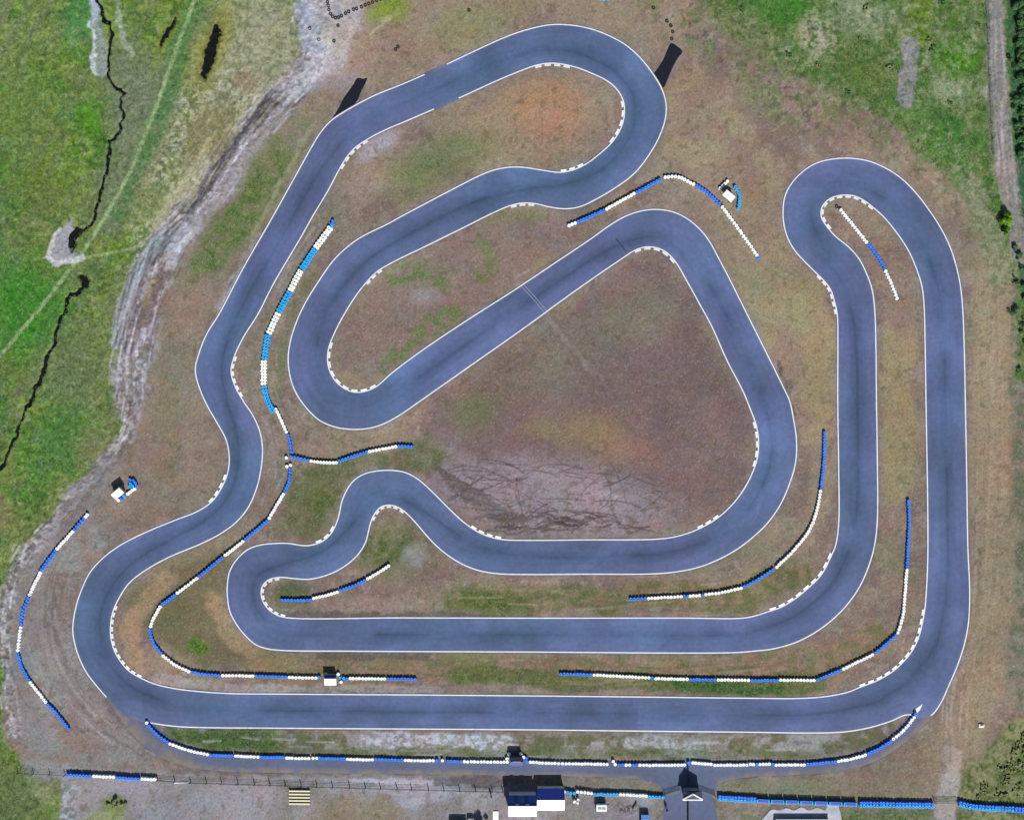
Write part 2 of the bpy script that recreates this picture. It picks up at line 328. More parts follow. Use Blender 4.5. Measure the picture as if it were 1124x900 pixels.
def pit_col(P):
    C = asphalt_colours(P)*0.94
    C *= (0.86+0.3*fbm(P[:, 0], P[:, 1]*4, 50, 12, 4))[:, None]
    C = C*0.55+S(94, 96, 108)*0.45
    d = np.full(len(P), 1e9); E = PIT[:10]+[(320,848),(420,849),(556,851),(700,855)]
    for a, q in zip(E[:-1], E[1:]): d = np.minimum(d, dist_seg(P[:, 0], P[:, 1], a, q))
    E = [(790,860),(820,853),(880,850),(930,845),(965,833),(992,816),(1010,800),(1024,786),(1033,770)]
    for a, q in zip(E[:-1], E[1:]): d = np.minimum(d, dist_seg(P[:, 0], P[:, 1], a, q))
    reach = np.where(P[:, 0] < 210, 16, 7)
    f = np.clip((1-d/reach)*1.3, 0, 1)*(0.35+0.65*sm(0.35, 0.6, fbm(P[:, 0], P[:, 1], 9, 19, 4)))
    C = C*(1-f[:, None])+S(120, 112, 104)*f[:, None]
    return C
pit = sheet('pit_lane', PIT, 0.022, M['asphalt'], 3.0, pit_col)
def dark_col(P):
    C = np.tile(S(14, 17, 30), (len(P), 1)); C *= (0.7+0.6*fbm(P[:, 0], P[:, 1], 9, 42, 3))[:, None]; return C
RO1 = [(363,133),(370,122),(378,107),(388,93),(392,86),(399,87),(403,85.5),(401,92),(396,101),(392,111),(380,124)]
ro1 = sheet('runoff_strip', RO1, 0.024, M['asphalt'], 2.0, dark_col)
RO2 = [(717,83),(722,75.5),(728,66),(737,47.5),(743,51),(749,56.5),(744,64),(738,75),(733,87),(727.5,97)]
ro2 = sheet('runoff_strip', RO2, 0.024, M['asphalt'], 2.0, dark_col)

# ------------------------------------------------------------------ painted edge lines
def ribbon(name, A, N, w0, w1, z, mat, parent=None, closed=False):
    a = A+N*w0; b = A+N*w1; n = len(A)
    v = [W(p, z) for p in a]+[W(p, z) for p in b]
    f = [(i, n+i, n+(i+1) % n, (i+1) % n) for i in range(n if closed else n-1)]
    o = from_arrays(name, v, f, mat, parent)
    bm = bmesh.new(); bm.from_mesh(o.data)
    bm.normal_update()
    for q in bm.faces:
        if q.normal.z < 0: q.normal_flip()
    bm.to_mesh(o.data); bm.free()
    return o
def near(A, p): return int(np.argmin(((A-np.array(p))**2).sum(1)))
def span(A, p, q):
    i, j = near(A, p), near(A, q); n = len(A)
    return [(i+k) % n for k in range(((j-i) % n)+1)]
LW = 0.58
for a, b in (((1003,779), (161.5,792)), ((116.9,764.9), (466,82.2)), ((490.8,70.7), (1022,787))):
    s = span(LE, a, b); struct(ribbon('edge_line', LE[s], LN[s], -LW, LW, 0.036, M['line']))
s = span(RE, (503.6,108.1), (476.2,120.1)); struct(ribbon('edge_line', RE[s], RN[s], -LW, LW, 0.036, M['line']))
tipP = [W(p, 0.040) for p in ((1003,779.5),(1012.8,772.2),(1010,778.5),(1005.5,783.5))]
struct(from_arrays('painted_nose', tipP, [(0, 3, 2, 1)], M['line']))

# toothed kerbs: raised white blocks outside the line
def kerb(side, a, b, n):
    A, N, sg = (LE, LN, 1) if side == 'L' else (RE, RN, -1)
    i, j = near(A, a), near(A, b); L = len(A)
    if (j-i) % L > L/2: i, j = j, i
    s = [(i+k) % L for k in range(((j-i) % L)+1)]
    P = A[s]; Q = N[s]*sg
    d = np.r_[0, np.cumsum(np.linalg.norm(np.diff(P, axis=0), axis=1))]
    bm = bmesh.new(); pitch = d[-1]/(n-0.35); 
    for k in range(n):
        q0 = k*pitch; q1 = q0+pitch*0.66
        row = []
        for t in np.linspace(q0, q1, 4):
            c = np.array([np.interp(t, d, P[:, 0]), np.interp(t, d, P[:, 1])]); m = np.array([np.interp(t, d, Q[:, 0]), np.interp(t, d, Q[:, 1])])
            e0 = c+m*0.75; e1 = c+m*2.9
            row.append([bm.verts.new(W(e0, 0.02)), bm.verts.new(W(e0, 0.055)), bm.verts.new(W(e1, 0.095)), bm.verts.new(W(e1, 0.0))])
        for u in range(3):
            for w in range(3): bm.faces.new((row[u][w], row[u][w+1], row[u+1][w+1], row[u+1][w]))
        bm.faces.new(row[0]); bm.faces.new(row[-1][::-1])
    return struct(obj('kerb', bm, M['kerb']))
for k in [('R',(125.5,664),(154,744),12),('L',(249.5,522),(230.5,553),4),('R',(257.5,392),(265.5,435),6),('R',(402.5,153),(373.4,184),5),('R',(586,72.4),(625,72.4),4),('R',(684,111),(671.5,157),5),('R',(642,182),(616,189),3),('L',(586,223.4),(561.5,227),3),('L',(420,297),(401,311),3),('L',(363,376),(413,424.5),9),('R',(696.5,275),(741.8,288.5),5),('R',(828.3,463),(828.3,512),5),('R',(790,568),(766,581),3),('R',(516.5,579.5),(550.5,592),4),('R',(367,577),(346.5,596),3),('L',(444.5,562),(408,571),6),('L',(307,633.5),(312.5,677.4),9),('L',(844.5,670.5),(914,607),9),('L',(917.6,345),(898,302),6),('R',(910.5,253),(958.5,228),10),('R',(1015,668),(943.5,754),12)]:
    kerb(*k)
# pale repaired trench across the track
for off in (0, 3.0):
    A = cr([(571+off,313-off*0.4),(584+off,327-off*0.4),(599+off,345-off*0.4)], 3); struct(ribbon('trench_seam', A, normals(A), -0.45, 0.45, 0.0335, paint('pale_seam', tuple(S(128, 134, 160)), 0.8, 0.3, 2.0)))
A = cr([(676,262),(681,268),(687,276)], 3); struct(ribbon('trench_seam', A, normals(A), -0.8, 0.8, 0.0335, paint('dark_seam', tuple(S(50, 55, 74)), 0.8, 0.3, 2.0)))

# ------------------------------------------------------------------ ground sheet
STEP = 1.0
def axis(lo, hi):
    core = np.arange(lo, hi+1e-6, STEP); far = [6, 14, 28, 55, 100, 180, 320, 600, 1100, 2000, 4000, 8000, 16000]
    return np.r_[[lo-q for q in far[::-1]], core, [core[-1]+q for q in far]]
XS = axis(-45, 1170); YS = axis(-45, 945)
X, Y = np.meshgrid(XS, YS); X = X.astype(np.float32); Y = Y.astype(np.float32)
nx, ny = len(XS), len(YS)
WX = X+26*(fbm(X, Y, 42, 1, 4)-0.5); WY = Y+26*(fbm(X, Y, 42, 2, 4)-0.5)           # ragged outlines
wx = X+9*(fbm(X, Y, 9, 3, 3)-0.5); wy = Y+9*(fbm(X, Y, 9, 4, 3)-0.5)
N8 = fbm(X, Y, 10, 11, 4); N3 = fbm(X, Y, 4.0, 12, 3); N25 = fbm(X, Y, 28, 13, 4); N90 = fbm(X, Y, 100, 14, 4); N2 = vn(X, Y, 2.0, 15)
def ell(cx, cy, rx, ry, rot=0, soft=0.5, warp=1):
    a = math.radians(rot); px = (WX if warp else wx)-cx; py = (WY if warp else wy)-cy
    u = (px*math.cos(a)+py*math.sin(a))/rx; v = (-px*math.sin(a)+py*math.cos(a))/ry
    return 1-sm(1-soft, 1+soft*0.6, np.sqrt(u*u+v*v))
def line(pts, w, soft=1.0, warp=0):
    out = np.full(X.shape, 1e9, np.float32)
    px, py = ((X, Y), (wx, wy), (WX, WY))[warp]
    for a, b in zip(pts[:-1], pts[1:]):
        m = w+soft+16
        i0, i1 = np.searchsorted(XS, [min(a[0], b[0])-m, max(a[0], b[0])+m]); j0, j1 = np.searchsorted(YS, [min(a[1], b[1])-m, max(a[1], b[1])+m])
        if i1 <= i0 or j1 <= j0: continue
        sl = (slice(j0, j1), slice(i0, i1))
        out[sl] = np.minimum(out[sl], dist_seg(px[sl], py[sl], a, b))
    return 1-sm(w/2, w/2+soft, out)
def poly(pts, soft=6, warp=2):
    px, py = ((X, Y), (wx, wy), (WX, WY))[warp]
    ins = inside(np.c_[px.ravel(), py.ravel()], pts).reshape(X.shape)
    d = np.full(X.shape, 1e9, np.float32)
    for a, b in zip(pts, pts[1:]+pts[:1]): d = np.minimum(d, dist_seg(px, py, a, b))
    return np.where(ins, sm(-soft, soft, d), sm(-soft, soft, -d))
def streaks(deg, l, w, seed):
    a = math.radians(deg); u = X*math.cos(a)+Y*math.sin(a); v = -X*math.sin(a)+Y*math.cos(a)
    return fbm(u/l*10, v/w*10, 10, seed, 3)
C = np.zeros(X.shape+(3,), np.float32)
def lay(mask, col, amt=1.0):
    m = (np.clip(mask, 0, 1)*amt)[..., None]
    C[:] = C*(1-m)+np.asarray(col, np.float32)*m
def mix2(a, b, t): t = np.clip(t, 0, 1)[..., None]; return np.asarray(a)*(1-t)+np.asarray(b)*t
# worn earth of the infields
C[:] = mix2(S(128,113,98), S(118,100,93), sm(0.35, 0.65, N25))
lay(sm(0.52, 0.70, N90), S(138,124,98), 0.6)
lay(sm(0.56, 0.72, fbm(X, Y, 60, 21, 4)), S(112,112,82), 0.55)
lay(sm(0.58, 0.70, N8), S(146,132,118), 0.45)
lay(sm(0.60, 0.75, N3), S(96,86,72), 0.35)
# infield of the hairpin triangle
lay(poly([(470,450),(590,365),(700,280),(735,290),(820,450),(825,520),(760,575),(560,590),(480,540)], 12), mix2(S(114,95,92), S(106,86,88), N25), 0.9)
lay(ell(690,350,60,34,-20,0.7), S(112,110,86), 0.5)
lay(ell(590,400,70,40,-30,0.7), S(110,106,86), 0.5)
lay(ell(520,450,30,24,-30,0.7), S(100,112,62), 0.6)
lay(ell(648,472,38,28,20,0.8), S(140,118,74), 0.55)
lay(ell(696,498,34,18,10,0.8), S(142,106,82), 0.55)
lay(ell(600,475,26,14,0,0.8), S(122,118,76), 0.5)
MUD = ell(600,545,135,42,8,0.5)*(1-0.6*sm(0.55,0.7,N8))
lay(MUD, mix2(S(138,122,126), S(158,142,146), N8), 0.85)
lay(ell(500,510,50,26,30,0.6), S(134,118,122), 0.6)
rng = random.Random(5)
for k in range(130):
    cx = rng.uniform(500, 735); cy = 505+rng.uniform(0, 1)*78
    if cy < 505+ (cx-620)*0.25 or cy > 586-(0 if cx > 560 else (560-cx)*0.7): continue
    a = rng.choice([-0.55, 0.35, 0.2, -0.8, 1.3, 0.05, 0.05, 0.1, 0.45])+rng.uniform(-0.15, 0.15); L = rng.uniform(14, 60); bend = rng.uniform(-0.6, 0.6)
    pts = [(cx+L*t*math.cos(a+bend*t), cy+L*t*math.sin(a+bend*t)*0.8) for t in np.linspace(-0.5, 0.5, 6)]
    pts = [p for p in pts if 460 < p[0] < 735 and p[1] < 588]
    if len(pts) > 1: lay(line(pts, rng.uniform(0.15, 0.7), 0.9, 0), S(76,64,66), rng.uniform(0.3, 0.75))
for k in range(26):
    y0 = rng.uniform(565, 585); x0 = rng.uniform(520, 690)
    lay(line([(x0, y0), (x0+rng.uniform(15, 45), y0+rng.uniform(-4, 3))], 1.4, 1.2, 1), S(74,62,64), 0.6)
for k in range(10):
    o = k*3.0; lay(line([(470+o*0.6,505+o*0.3),(495+o*0.8,535),(530+o,566-o*0.2),(560+o,578-o*0.3)], 0.9, 1.2, 1), S(88,76,74), 0.55)
lay(line([(600,347),(625,378),(660,418)], 3, 2, 1), S(134,124,118), 0.4)
# loop inside the top bends
lay(ell(590,130,95,52,-18,0.6), S(139,121,97), 0.9)
lay(ell(595,105,42,24,-10,0.8), S(158,120,86), 0.7)
lay(ell(612,135,30,26,20,0.8), S(160,116,94), 0.65)
lay(ell(480,180,78,26,-27,0.6), S(104,114,70), 0.7)
lay(ell(415,165,28,12,-35,0.6), S(158,150,160), 0.8)
lay(ell(400,205,20,34,35,0.7), S(142,126,112), 0.7)
lay(ell(470,215,40,8,-28,0.6), S(126,116,100), 0.6)
# narrow infield 6/7
lay(poly([(405,310),(470,275),(570,232),(640,238),(640,262),(560,315),(470,375),(410,420),(372,410),(368,380)], 6), mix2(S(122,105,95), S(120,100,98), N25), 0.8)
lay(line([(430,300),(460,295),(490,310),(500,345),(460,375),(430,395)], 10, 16, 2)*sm(0.3,0.6,N8), S(94,110,62), 0.8)
lay(line([(530,268),(540,285),(530,300)], 8, 12, 2)*sm(0.3,0.6,N8), S(98,110,64), 0.7)
lay(line([(545,240),(590,235)], 10, 10, 2), S(108,112,72), 0.6)
lay(ell(470,325,18,12,0,0.7), S(142,130,132), 0.6)
# strip between track 3-4 and S wall
lay(line([(365,225),(330,280),(300,330),(280,380),(283,420),(300,470),(300,520)], 18, 9, 1), mix2(S(128,115,105), S(112,106,88), sm(0.4,0.6,N8)), 0.85)
lay(line([(345,300),(325,340),(310,385),(306,430)], 7, 5, 1), S(98,104,70), 0.6)
# around 10, 11
lay(poly([(325,500),(440,495),(470,470),(500,500),(470,520),(400,515),(370,560),(350,590),(300,590)], 8), mix2(S(84,92,58), S(104,102,76), sm(0.4,0.62,N8)), 0.9)
lay(ell(345,545,28,22,0,0.6), S(76,90,44), 0.65)
lay(ell(425,600,52,34,20,0.6), mix2(S(78,92,48), S(98,102,68), sm(0.4,0.62,N8)), 0.9)
lay(ell(452,615,14,16,20,0.7), S(136,134,132), 0.75)
lay(ell(320,655,22,16,0,0.6), S(62,82,42), 0.75)
lay(ell(400,662,60,10,-3,0.7), S(142,126,116), 0.6)
lay(line([(305,676),(580,677)], 5, 4, 1), S(70,66,60), 0.7)
lay(line([(500,655),(600,656),(820,655),(870,630)], 22, 9, 2), mix2(S(92,96,56), S(118,106,78), sm(0.4,0.62,N8)), 0.9)
lay(line([(520,655),(575,660)], 16, 8, 2), S(72,92,40), 0.65)
lay(line([(880,600),(905,540),(908,480),(905,420)], 18, 8, 2), mix2(S(134,112,100), S(140,124,98), N8), 0.7)
# long strip between the two bottom straights
lay(line([(300,735),(480,733),(700,735),(880,735),(960,705)], 26, 8, 2), mix2(S(128,108,88), S(104,100,68), sm(0.42,0.62,N8)), 0.88)
lay(line([(500,745),(620,750),(800,753),(900,748)], 14, 6, 2), mix2(S(74,92,44), S(96,98,62), N8), 0.9)
lay(line([(745,752),(850,754)], 8, 5, 2), S(50,90,40), 0.75)
lay(line([(490,725),(540,728)], 12, 8, 2), S(104,112,64), 0.6)
lay(line([(350,719),(470,720)], 5, 4, 1), S(76,72,66), 0.7)
lay(line([(280,755),(480,757)], 5, 4, 1), S(150,142,138), 0.6)
lay(ell(300,730,34,12,0,0.6), S(140,122,84), 0.6)
# left inner pocket of 1 and 11
lay(poly([(135,655),(160,640),(250,600),(262,620),(248,650),(262,695),(290,725),(220,735),(170,700)], 8), mix2(S(112,100,74), S(94,92,64), N8), 0.9)
lay(line([(150,735),(140,690),(160,660),(185,635)], 13, 7, 1), S(150,126,98), 0.85)
lay(ell(216,710,11,13,0,0.7), S(80,112,44), 0.85)
lay(ell(190,680,20,16,0,0.7), S(98,102,66), 0.6)
lay(line([(235,660),(250,690),(280,715)], 14, 9, 2), S(150,128,98), 0.7)
lay(line([(170,745),(260,757),(330,758)], 8, 5, 1), S(156,146,142), 0.6)
# strip below the pit straight
lay(line([(190,805),(260,813),(400,818),(600,820),(800,822),(900,818),(970,805)], 22, 5, 1), mix2(S(92,94,66), S(140,134,130), sm(0.45,0.62,N25*0.6+N8*0.4)), 0.95)
lay(line([(185,805),(240,815),(300,812)], 12, 7, 2), S(62,92,40), 0.85)
lay(line([(405,812),(480,814),(560,813)], 12, 5, 2), mix2(S(182,182,196), S(140,134,132), sm(0.4,0.6,N3)), 0.85)
lay(line([(690,815),(760,818)], 12, 6, 2), mix2(S(172,168,172), S(136,130,124), sm(0.4,0.6,N3)), 0.8)
lay(line([(380,825),(560,827),(900,828)], 5, 4, 1), S(88,102,64), 0.6)
# right hand margins
lay(line([(760,130),(830,230),(850,300),(880,380),(890,450)], 60, 30, 2), mix2(S(142,128,98), S(138,118,100), sm(0.4,0.6,N25)), 0.7)
lay(line([(880,330),(905,400),(906,440)], 30, 14, 2), mix2(S(140,130,84), S(142,124,96), N8), 0.7)
lay(line([(985,370),(988,480),(985,540)], 26, 10, 2), mix2(S(142,132,86), S(138,122,96), N8), 0.75)
lay(line([(945,240),(985,310),(990,360)], 18, 12, 2), S(134,112,98), 0.6)
RM = poly([(1040,200),(1070,260),(1066,420),(1068,640),(1050,760),(1010,830),(1060,880),(1088,800),(1110,700),(1114,460),(1108,300),(1085,230)], 8)
lay(RM, mix2(S(136,122,98), S(130,116,92), streaks(88, 60, 4, 8)), 0.9)
lay(line([(1084,330),(1086,600)], 22, 14, 2), mix2(S(144,126,104), S(140,128,98), N8), 0.6)
lay(poly([(1108,380),(1114,480),(1112,640),(1100,780),(1300,780),(1300,300),(1115,300)], 6), mix2(S(92,100,76), S(118,112,96), sm(0.4,0.6,N8)), 0.9)
# top middle band
lay(poly([(400,-60),(770,-60),(760,60),(700,40),(600,12),(480,60),(400,95),(370,80)], 14), mix2(S(140,124,98), S(132,114,102), N25), 0.8)
lay(ell(510,30,70,22,-20,0.7), S(120,122,84), 0.7)
lay(ell(425,10,34,16,-10,0.6), S(116,136,48), 0.85)
lay(line([(405,38),(420,26),(440,12)], 2, 1.5, 1), S(150,155,110), 0.7)
lay(ell(445,60,50,16,-28,0.7), S(128,108,96), 0.6)
# top right meadow
TR = poly([(742,-60),(780,20),(830,55),(880,90),(960,125),(1010,150),(1060,200),(1086,236),(1110,300),(1118,420),(1700,420),(1700,-2000),(742,-2000)], 9)
lay(TR, mix2(S(70,104,46), S(98,116,70), sm(0.38,0.62,N8)), 0.95)
lay(ell(800,40,50,34,30,0.7)*TR, S(112,116,80), 0.8)
lay(ell(860,10,42,22,10,0.7), S(58,112,40), 0.85)
lay(ell(900,40,18,28,-40,0.6)*sm(0.35,0.55,N3), S(160,150,130), 0.75)
lay(ell(950,22,40,26,10,0.6)*TR, S(132,140,112), 0.65)
lay(ell(950,75,45,28,20,0.7)*TR, S(86,104,54), 0.8)
lay(line([(1013,-30),(1010,40)], 20, 5, 1), S(98,118,46), 0.85)
lay(ell(1050,65,26,22,10,0.7), S(66,118,24), 0.9)
lay(ell(1040,140,30,16,40,0.7), S(54,104,44), 0.85)
lay(ell(1042,100,20,14,0,0.7), S(142,150,118), 0.7)
lay(line([(995,125),(1040,165),(1068,205)], 26, 9, 2), mix2(S(66,110,42), S(96,118,70), N8), 0.75)
lay(line([(1000,49),(994,110)], 14, 3, 1), mix2(S(132,130,136), S(118,120,112), N3), 0.95)
lay(line([(1070,205),(1085,250),(1100,300)], 20, 9, 2), mix2(S(136,138,108), S(104,112,80), sm(0.4,0.6,N3)), 0.9)
TZ = poly([(700,0),(790,90),(860,140),(960,150),(1060,230),(1100,300),(1040,190),(960,110),(880,70),(780,-20)], 16)
lay(TZ*sm(0.42,0.62,fbm(X,Y,12,161,4)), S(98,108,70), 0.75)
lay(TZ*sm(0.60,0.70,fbm(X,Y,5,162,3)), S(150,138,116), 0.35)
lay(TZ*sm(0.62,0.72,fbm(X,Y,6,163,3)), S(66,70,54), 0.6)
lay(TR*sm(0.55,0.66,fbm(X,Y,7,164,3))*sm(0.4,0.6,N90), S(152,156,128), 0.4)
lay(TR*sm(0.58,0.68,fbm(X,Y,6,165,3)), S(54,84,40), 0.5)
# gravel path along the right edge and the dark verge beyond
lay(poly([(1105,-80),(1112,170),(1122,330),(1700,330),(1700,-2000),(1105,-2000)], 4, 1), mix2(S(40,84,48), S(62,98,66), N8), 0.95)
lay(line([(1090,-60),(1095,80),(1101,160),(1112,230),(1120,280)], 15, 5, 1), mix2(S(134,128,126), S(112,112,100), streaks(84, 50, 3, 61)), 0.95)
lay(line([(1081,-60),(1085,80),(1090,170)], 4, 3, 1), S(92,98,78), 0.8)
lay(ell(1106,185,12,10,0,0.7), S(150,128,124), 0.6)
# bottom right scrub and gravel track
lay(poly([(1048,905),(1056,850),(1090,815),(1110,790),(1700,740),(1700,1500),(1040,1500)], 7), mix2(S(84,98,54), S(120,122,84), sm(0.4,0.62,N8*0.5+N3*0.5)), 0.95)
lay(line([(1046,830),(1040,870),(1034,930)], 17, 7, 1), mix2(S(170,164,158), S(146,136,126), N3), 0.85)
lay(line([(1055,700),(1048,760),(1044,830)], 12, 12, 1), S(140,122,106), 0.5)
lay(poly([(790,885),(850,890),(1020,886),(1030,905),(1030,1500),(790,1500)], 4, 1), mix2(S(96,100,76), S(122,116,108), sm(0.4,0.6,N8)), 0.8)
lay(poly([(925,888),(1018,890),(1015,1000),(925,1000)], 5, 1), mix2(S(76,102,58), S(104,110,78), N8), 0.8)
# paddock at the bottom
lay(poly([(20,830),(150,845),(330,852),(560,860),(735,870),(735,1500),(20,1500)], 4, 1), mix2(S(140,134,138), S(124,118,112), sm(0.35,0.65,N25)), 0.95)
lay(ell(390,895,70,22,0,0.6), S(128,116,92), 0.7)
lay(ell(470,872,60,10,0,0.6), S(160,158,170), 0.6)
lay(ell(450,884,20,8,0,0.6), S(150,160,172), 0.7)
lay(line([(390,852),(440,856),(490,858)], 8, 4, 1), S(180,178,192), 0.6)
lay(line([(480,857),(552,858)], 8, 3, 1), S(84,76,80), 0.8)
lay(line([(190,846),(330,849),(480,851)], 3, 2.5, 1), S(92,90,90), 0.6)
lay(ell(250,885,60,20,0,0.7), mix2(S(152,148,160), S(122,118,114), N3), 0.6)
lay(ell(125,882,16,12,0,0.6), S(104,118,66), 0.8)
lay(ell(115,895,22,10,0,0.6), S(134,142,70), 0.6)
lay(ell(680,890,40,12,0,0.6), mix2(S(132,124,130), S(104,96,98), N3), 0.7)
lay(line([(735,868),(650,857),(600,853)], 9, 5, 1), S(112,114,98), 0.7)
lay(line([(790,866),(850,866),(1000,868)], 18, 6, 1), mix2(S(104,112,84), S(120,116,98), N8), 0.85)
lay(line([(930,858),(990,845),(1030,830)], 26, 10, 2), mix2(S(122,104,94), S(124,114,96), N8), 0.7)
# left margin: run-off of turn 1
lay(poly([(30,650),(60,600),(100,560),(150,575),(95,620),(72,690),(110,770),(160,840),(90,846),(30,830),(10,760),(14,700)], 8), mix2(S(126,112,104), S(132,126,122), sm(0.4,0.6,N25)), 0.9)
lay(line([(62,690),(80,740),(112,790),(160,825)], 30, 16, 2), S(126,118,116), 0.6)
lay(line([(58,640),(56,690),(75,735)], 3, 3, 1), S(92,78,76), 0.5)
lay(line([(115,770),(135,795),(165,822),(210,838)], 2.5, 3, 1), S(84,82,84), 0.7)
lay(line([(75,800),(115,805),(150,825),(190,838)], 1.5, 1.5, 1), S(94,88,88), 0.6)
# ---- the left meadow
MB = [(352,-60),(345,40),(322,92),(260,190),(205,250),(170,270),(140,320),(136,430),(132,480),(92,532),(48,582),(16,640),(6,700),(0,800),(30,850),(66,862),(64,1500),(-2500,1500),(-2500,-2500),(352,-2500)]
MEAD = poly(MB, 7)
lay(MEAD, mix2(S(88,120,46), S(110,130,60), sm(0.36,0.64,N8)), 1.0)
lay(MEAD*sm(0.5,0.62,N90), S(68,116,46), 0.7)
lay(MEAD*sm(0.56,0.66,fbm(X,Y,70,71,4)), S(112,124,74), 0.6)
lay(MEAD*sm(0.60,0.72,fbm(X,Y,22,72,4)), S(122,128,98), 0.5)
lay(MEAD*sm(0.62,0.70,N3), S(140,158,110), 0.22)
lay(MEAD*sm(0.60,0.70,fbm(X,Y,5,73,3)), S(52,74,46), 0.55)
lay(MEAD*sm(0.48,0.64,fbm(X,Y,46,181,4)), S(106,112,66), 0.55)
lay(MEAD*sm(0.52,0.66,streaks(-62,80,10,182)), S(98,108,80), 0.45)
lay(MEAD*sm(0.58,0.70,fbm(X,Y,16,183,4)), S(58,92,40), 0.5)
lay(ell(25,330,60,60,0,0.7), S(48,116,36), 0.8)
lay(ell(20,120,40,60,0,0.7), S(92,116,62), 0.5)
lay(ell(88,20,20,40,0,0.7), S(58,124,64), 0.7)
lay(ell(98,130,12,18,0,0.7), S(72,128,18), 0.7)
lay(ell(40,200,40,30,0,0.7), S(92,112,46), 0.6)
lay(ell(60,480,30,60,20,0.7), S(66,112,52), 0.7)
lay(ell(75,400,40,50,20,0.7), mix2(S(104,116,82), S(84,102,62), N8), 0.8)
lay(ell(100,490,28,30,30,0.7), mix2(S(120,116,84), S(96,106,66), N8), 0.7)
lay(ell(140,90,26,60,0,0.7), mix2(S(112,122,96), S(98,112,78), N8), 0.85)
lay(ell(130,190,20,50,10,0.7), mix2(S(116,122,88), S(88,112,62), N8), 0.7)
lay(poly([(122,60),(150,90),(190,60),(200,110),(170,200),(130,260),(108,250),(118,180)], 14), mix2(S(108,116,96), S(92,106,78), N8), 0.75)
lay(ell(275,60,60,95,15,0.6)*MEAD, mix2(S(124,128,96), S(140,140,108), sm(0.4,0.6,N3)), 0.9)
lay(ell(200,180,32,70,28,0.6), mix2(S(136,140,104), S(98,116,64), sm(0.4,0.65,N3)), 0.85)
pz = poly([(205,100),(270,80),(290,110),(240,190),(185,262),(150,300),(150,230)], 12)
lay(pz*sm(0.42,0.58,fbm(X,Y,3.5,151,2)), S(168,166,138), 0.7)
lay(pz*sm(0.52,0.62,fbm(X,Y,4.5,152,2)), S(78,84,54), 0.6)
lay(poly([(283,0),(340,0),(322,92),(290,110),(262,70)], 12)*sm(0.45,0.6,streaks(95,30,3,153)), S(140,140,114), 0.6)
lay(ell(232,150,22,45,30,0.6), mix2(S(126,112,78), S(104,108,62), N8), 0.8)
lay(ell(272,90,14,14,0,0.7), S(134,114,92), 0.8)
lay(ell(165,225,26,30,40,0.7), mix2(S(98,116,66), S(122,132,92), N8), 0.8)
lay(ell(235,55,16,50,14,0.7), S(128,130,40), 0.75)
lay(ell(186,40,12,30,28,0.7), S(112,128,50), 0.6)
lay(ell(20,590,20,40,20,0.7), S(100,112,66), 0.6)
lay(ell(0,560,14,24,0,0.7), S(110,100,62), 0.7)
lay(ell(0,870,60,40,0,0.6), mix2(S(76,92,52), S(104,112,74), N8), 0.9)
lay(ell(48,865,18,10,30,0.6), S(132,138,98), 0.7)
GB = [(222,-40),(205,30),(188,90),(168,150),(148,200),(134,230)]
lay(line(GB, 9, 12, 2)*sm(0.2,0.5,N8), mix2(S(62,112,62), S(82,112,66), N8), 0.75)
TRAIL = [(214,-40),(213.5,0),(192,58.7),(170.8,120),(144,186.8),(125,222),(108,250),(90.7,277),(53.4,326.8),(0,391),(-60,450)]
lay(line(TRAIL, 2.0, 2.2, 0), S(140,160,112), 0.75)
lay(line([(130,2),(133,30),(137,48),(146,60)], 4, 3, 1), S(150,160,140), 0.6)
lay(line([(90.7,284),(110,280),(140,274),(160,268)], 1.6, 2, 0), S(140,156,106), 0.6)
for k in range(9):
    x0 = 165+k*6; lay(line([(x0+22,215-k*9),(x0+10,235-k*7),(x0-2,262-k*4)], 1.4, 1.6, 1), S(160,162,122), 0.55)
lay(poly([(97,-20),(108,-20),(112,30),(117,56),(118,84),(106,86),(101,66),(99,24)], 3, 1), mix2(S(138,146,146), S(120,130,120), N3), 0.85)
lay(poly([(96,-20),(109,-20),(110,12),(106,30),(99,20)], 2, 1), mix2(S(168,178,196), S(140,150,156), N3), 0.9)
lay(line([(98,24),(102,40),(103,80)], 2.2, 2, 1), S(178,190,188), 0.7)
lay(poly([(82,240),(70,247),(58,262),(50,284),(60,292),(76,287),(88,283),(80,272),(75,263),(80,252)], 2.5, 1), mix2(S(150,150,162), S(128,130,136), N3), 0.95)
lay(line([(64,252),(55,268),(51,284),(62,290),(74,285),(90,283)], 3, 2.5, 1), S(186,188,184), 0.75)
# dry peat rims
lay(ell(231,56,10,38,15,0.5,0), S(86,76,26), 0.7); lay(ell(184,36,5,24,28,0.6,0), S(74,72,34), 0.7)
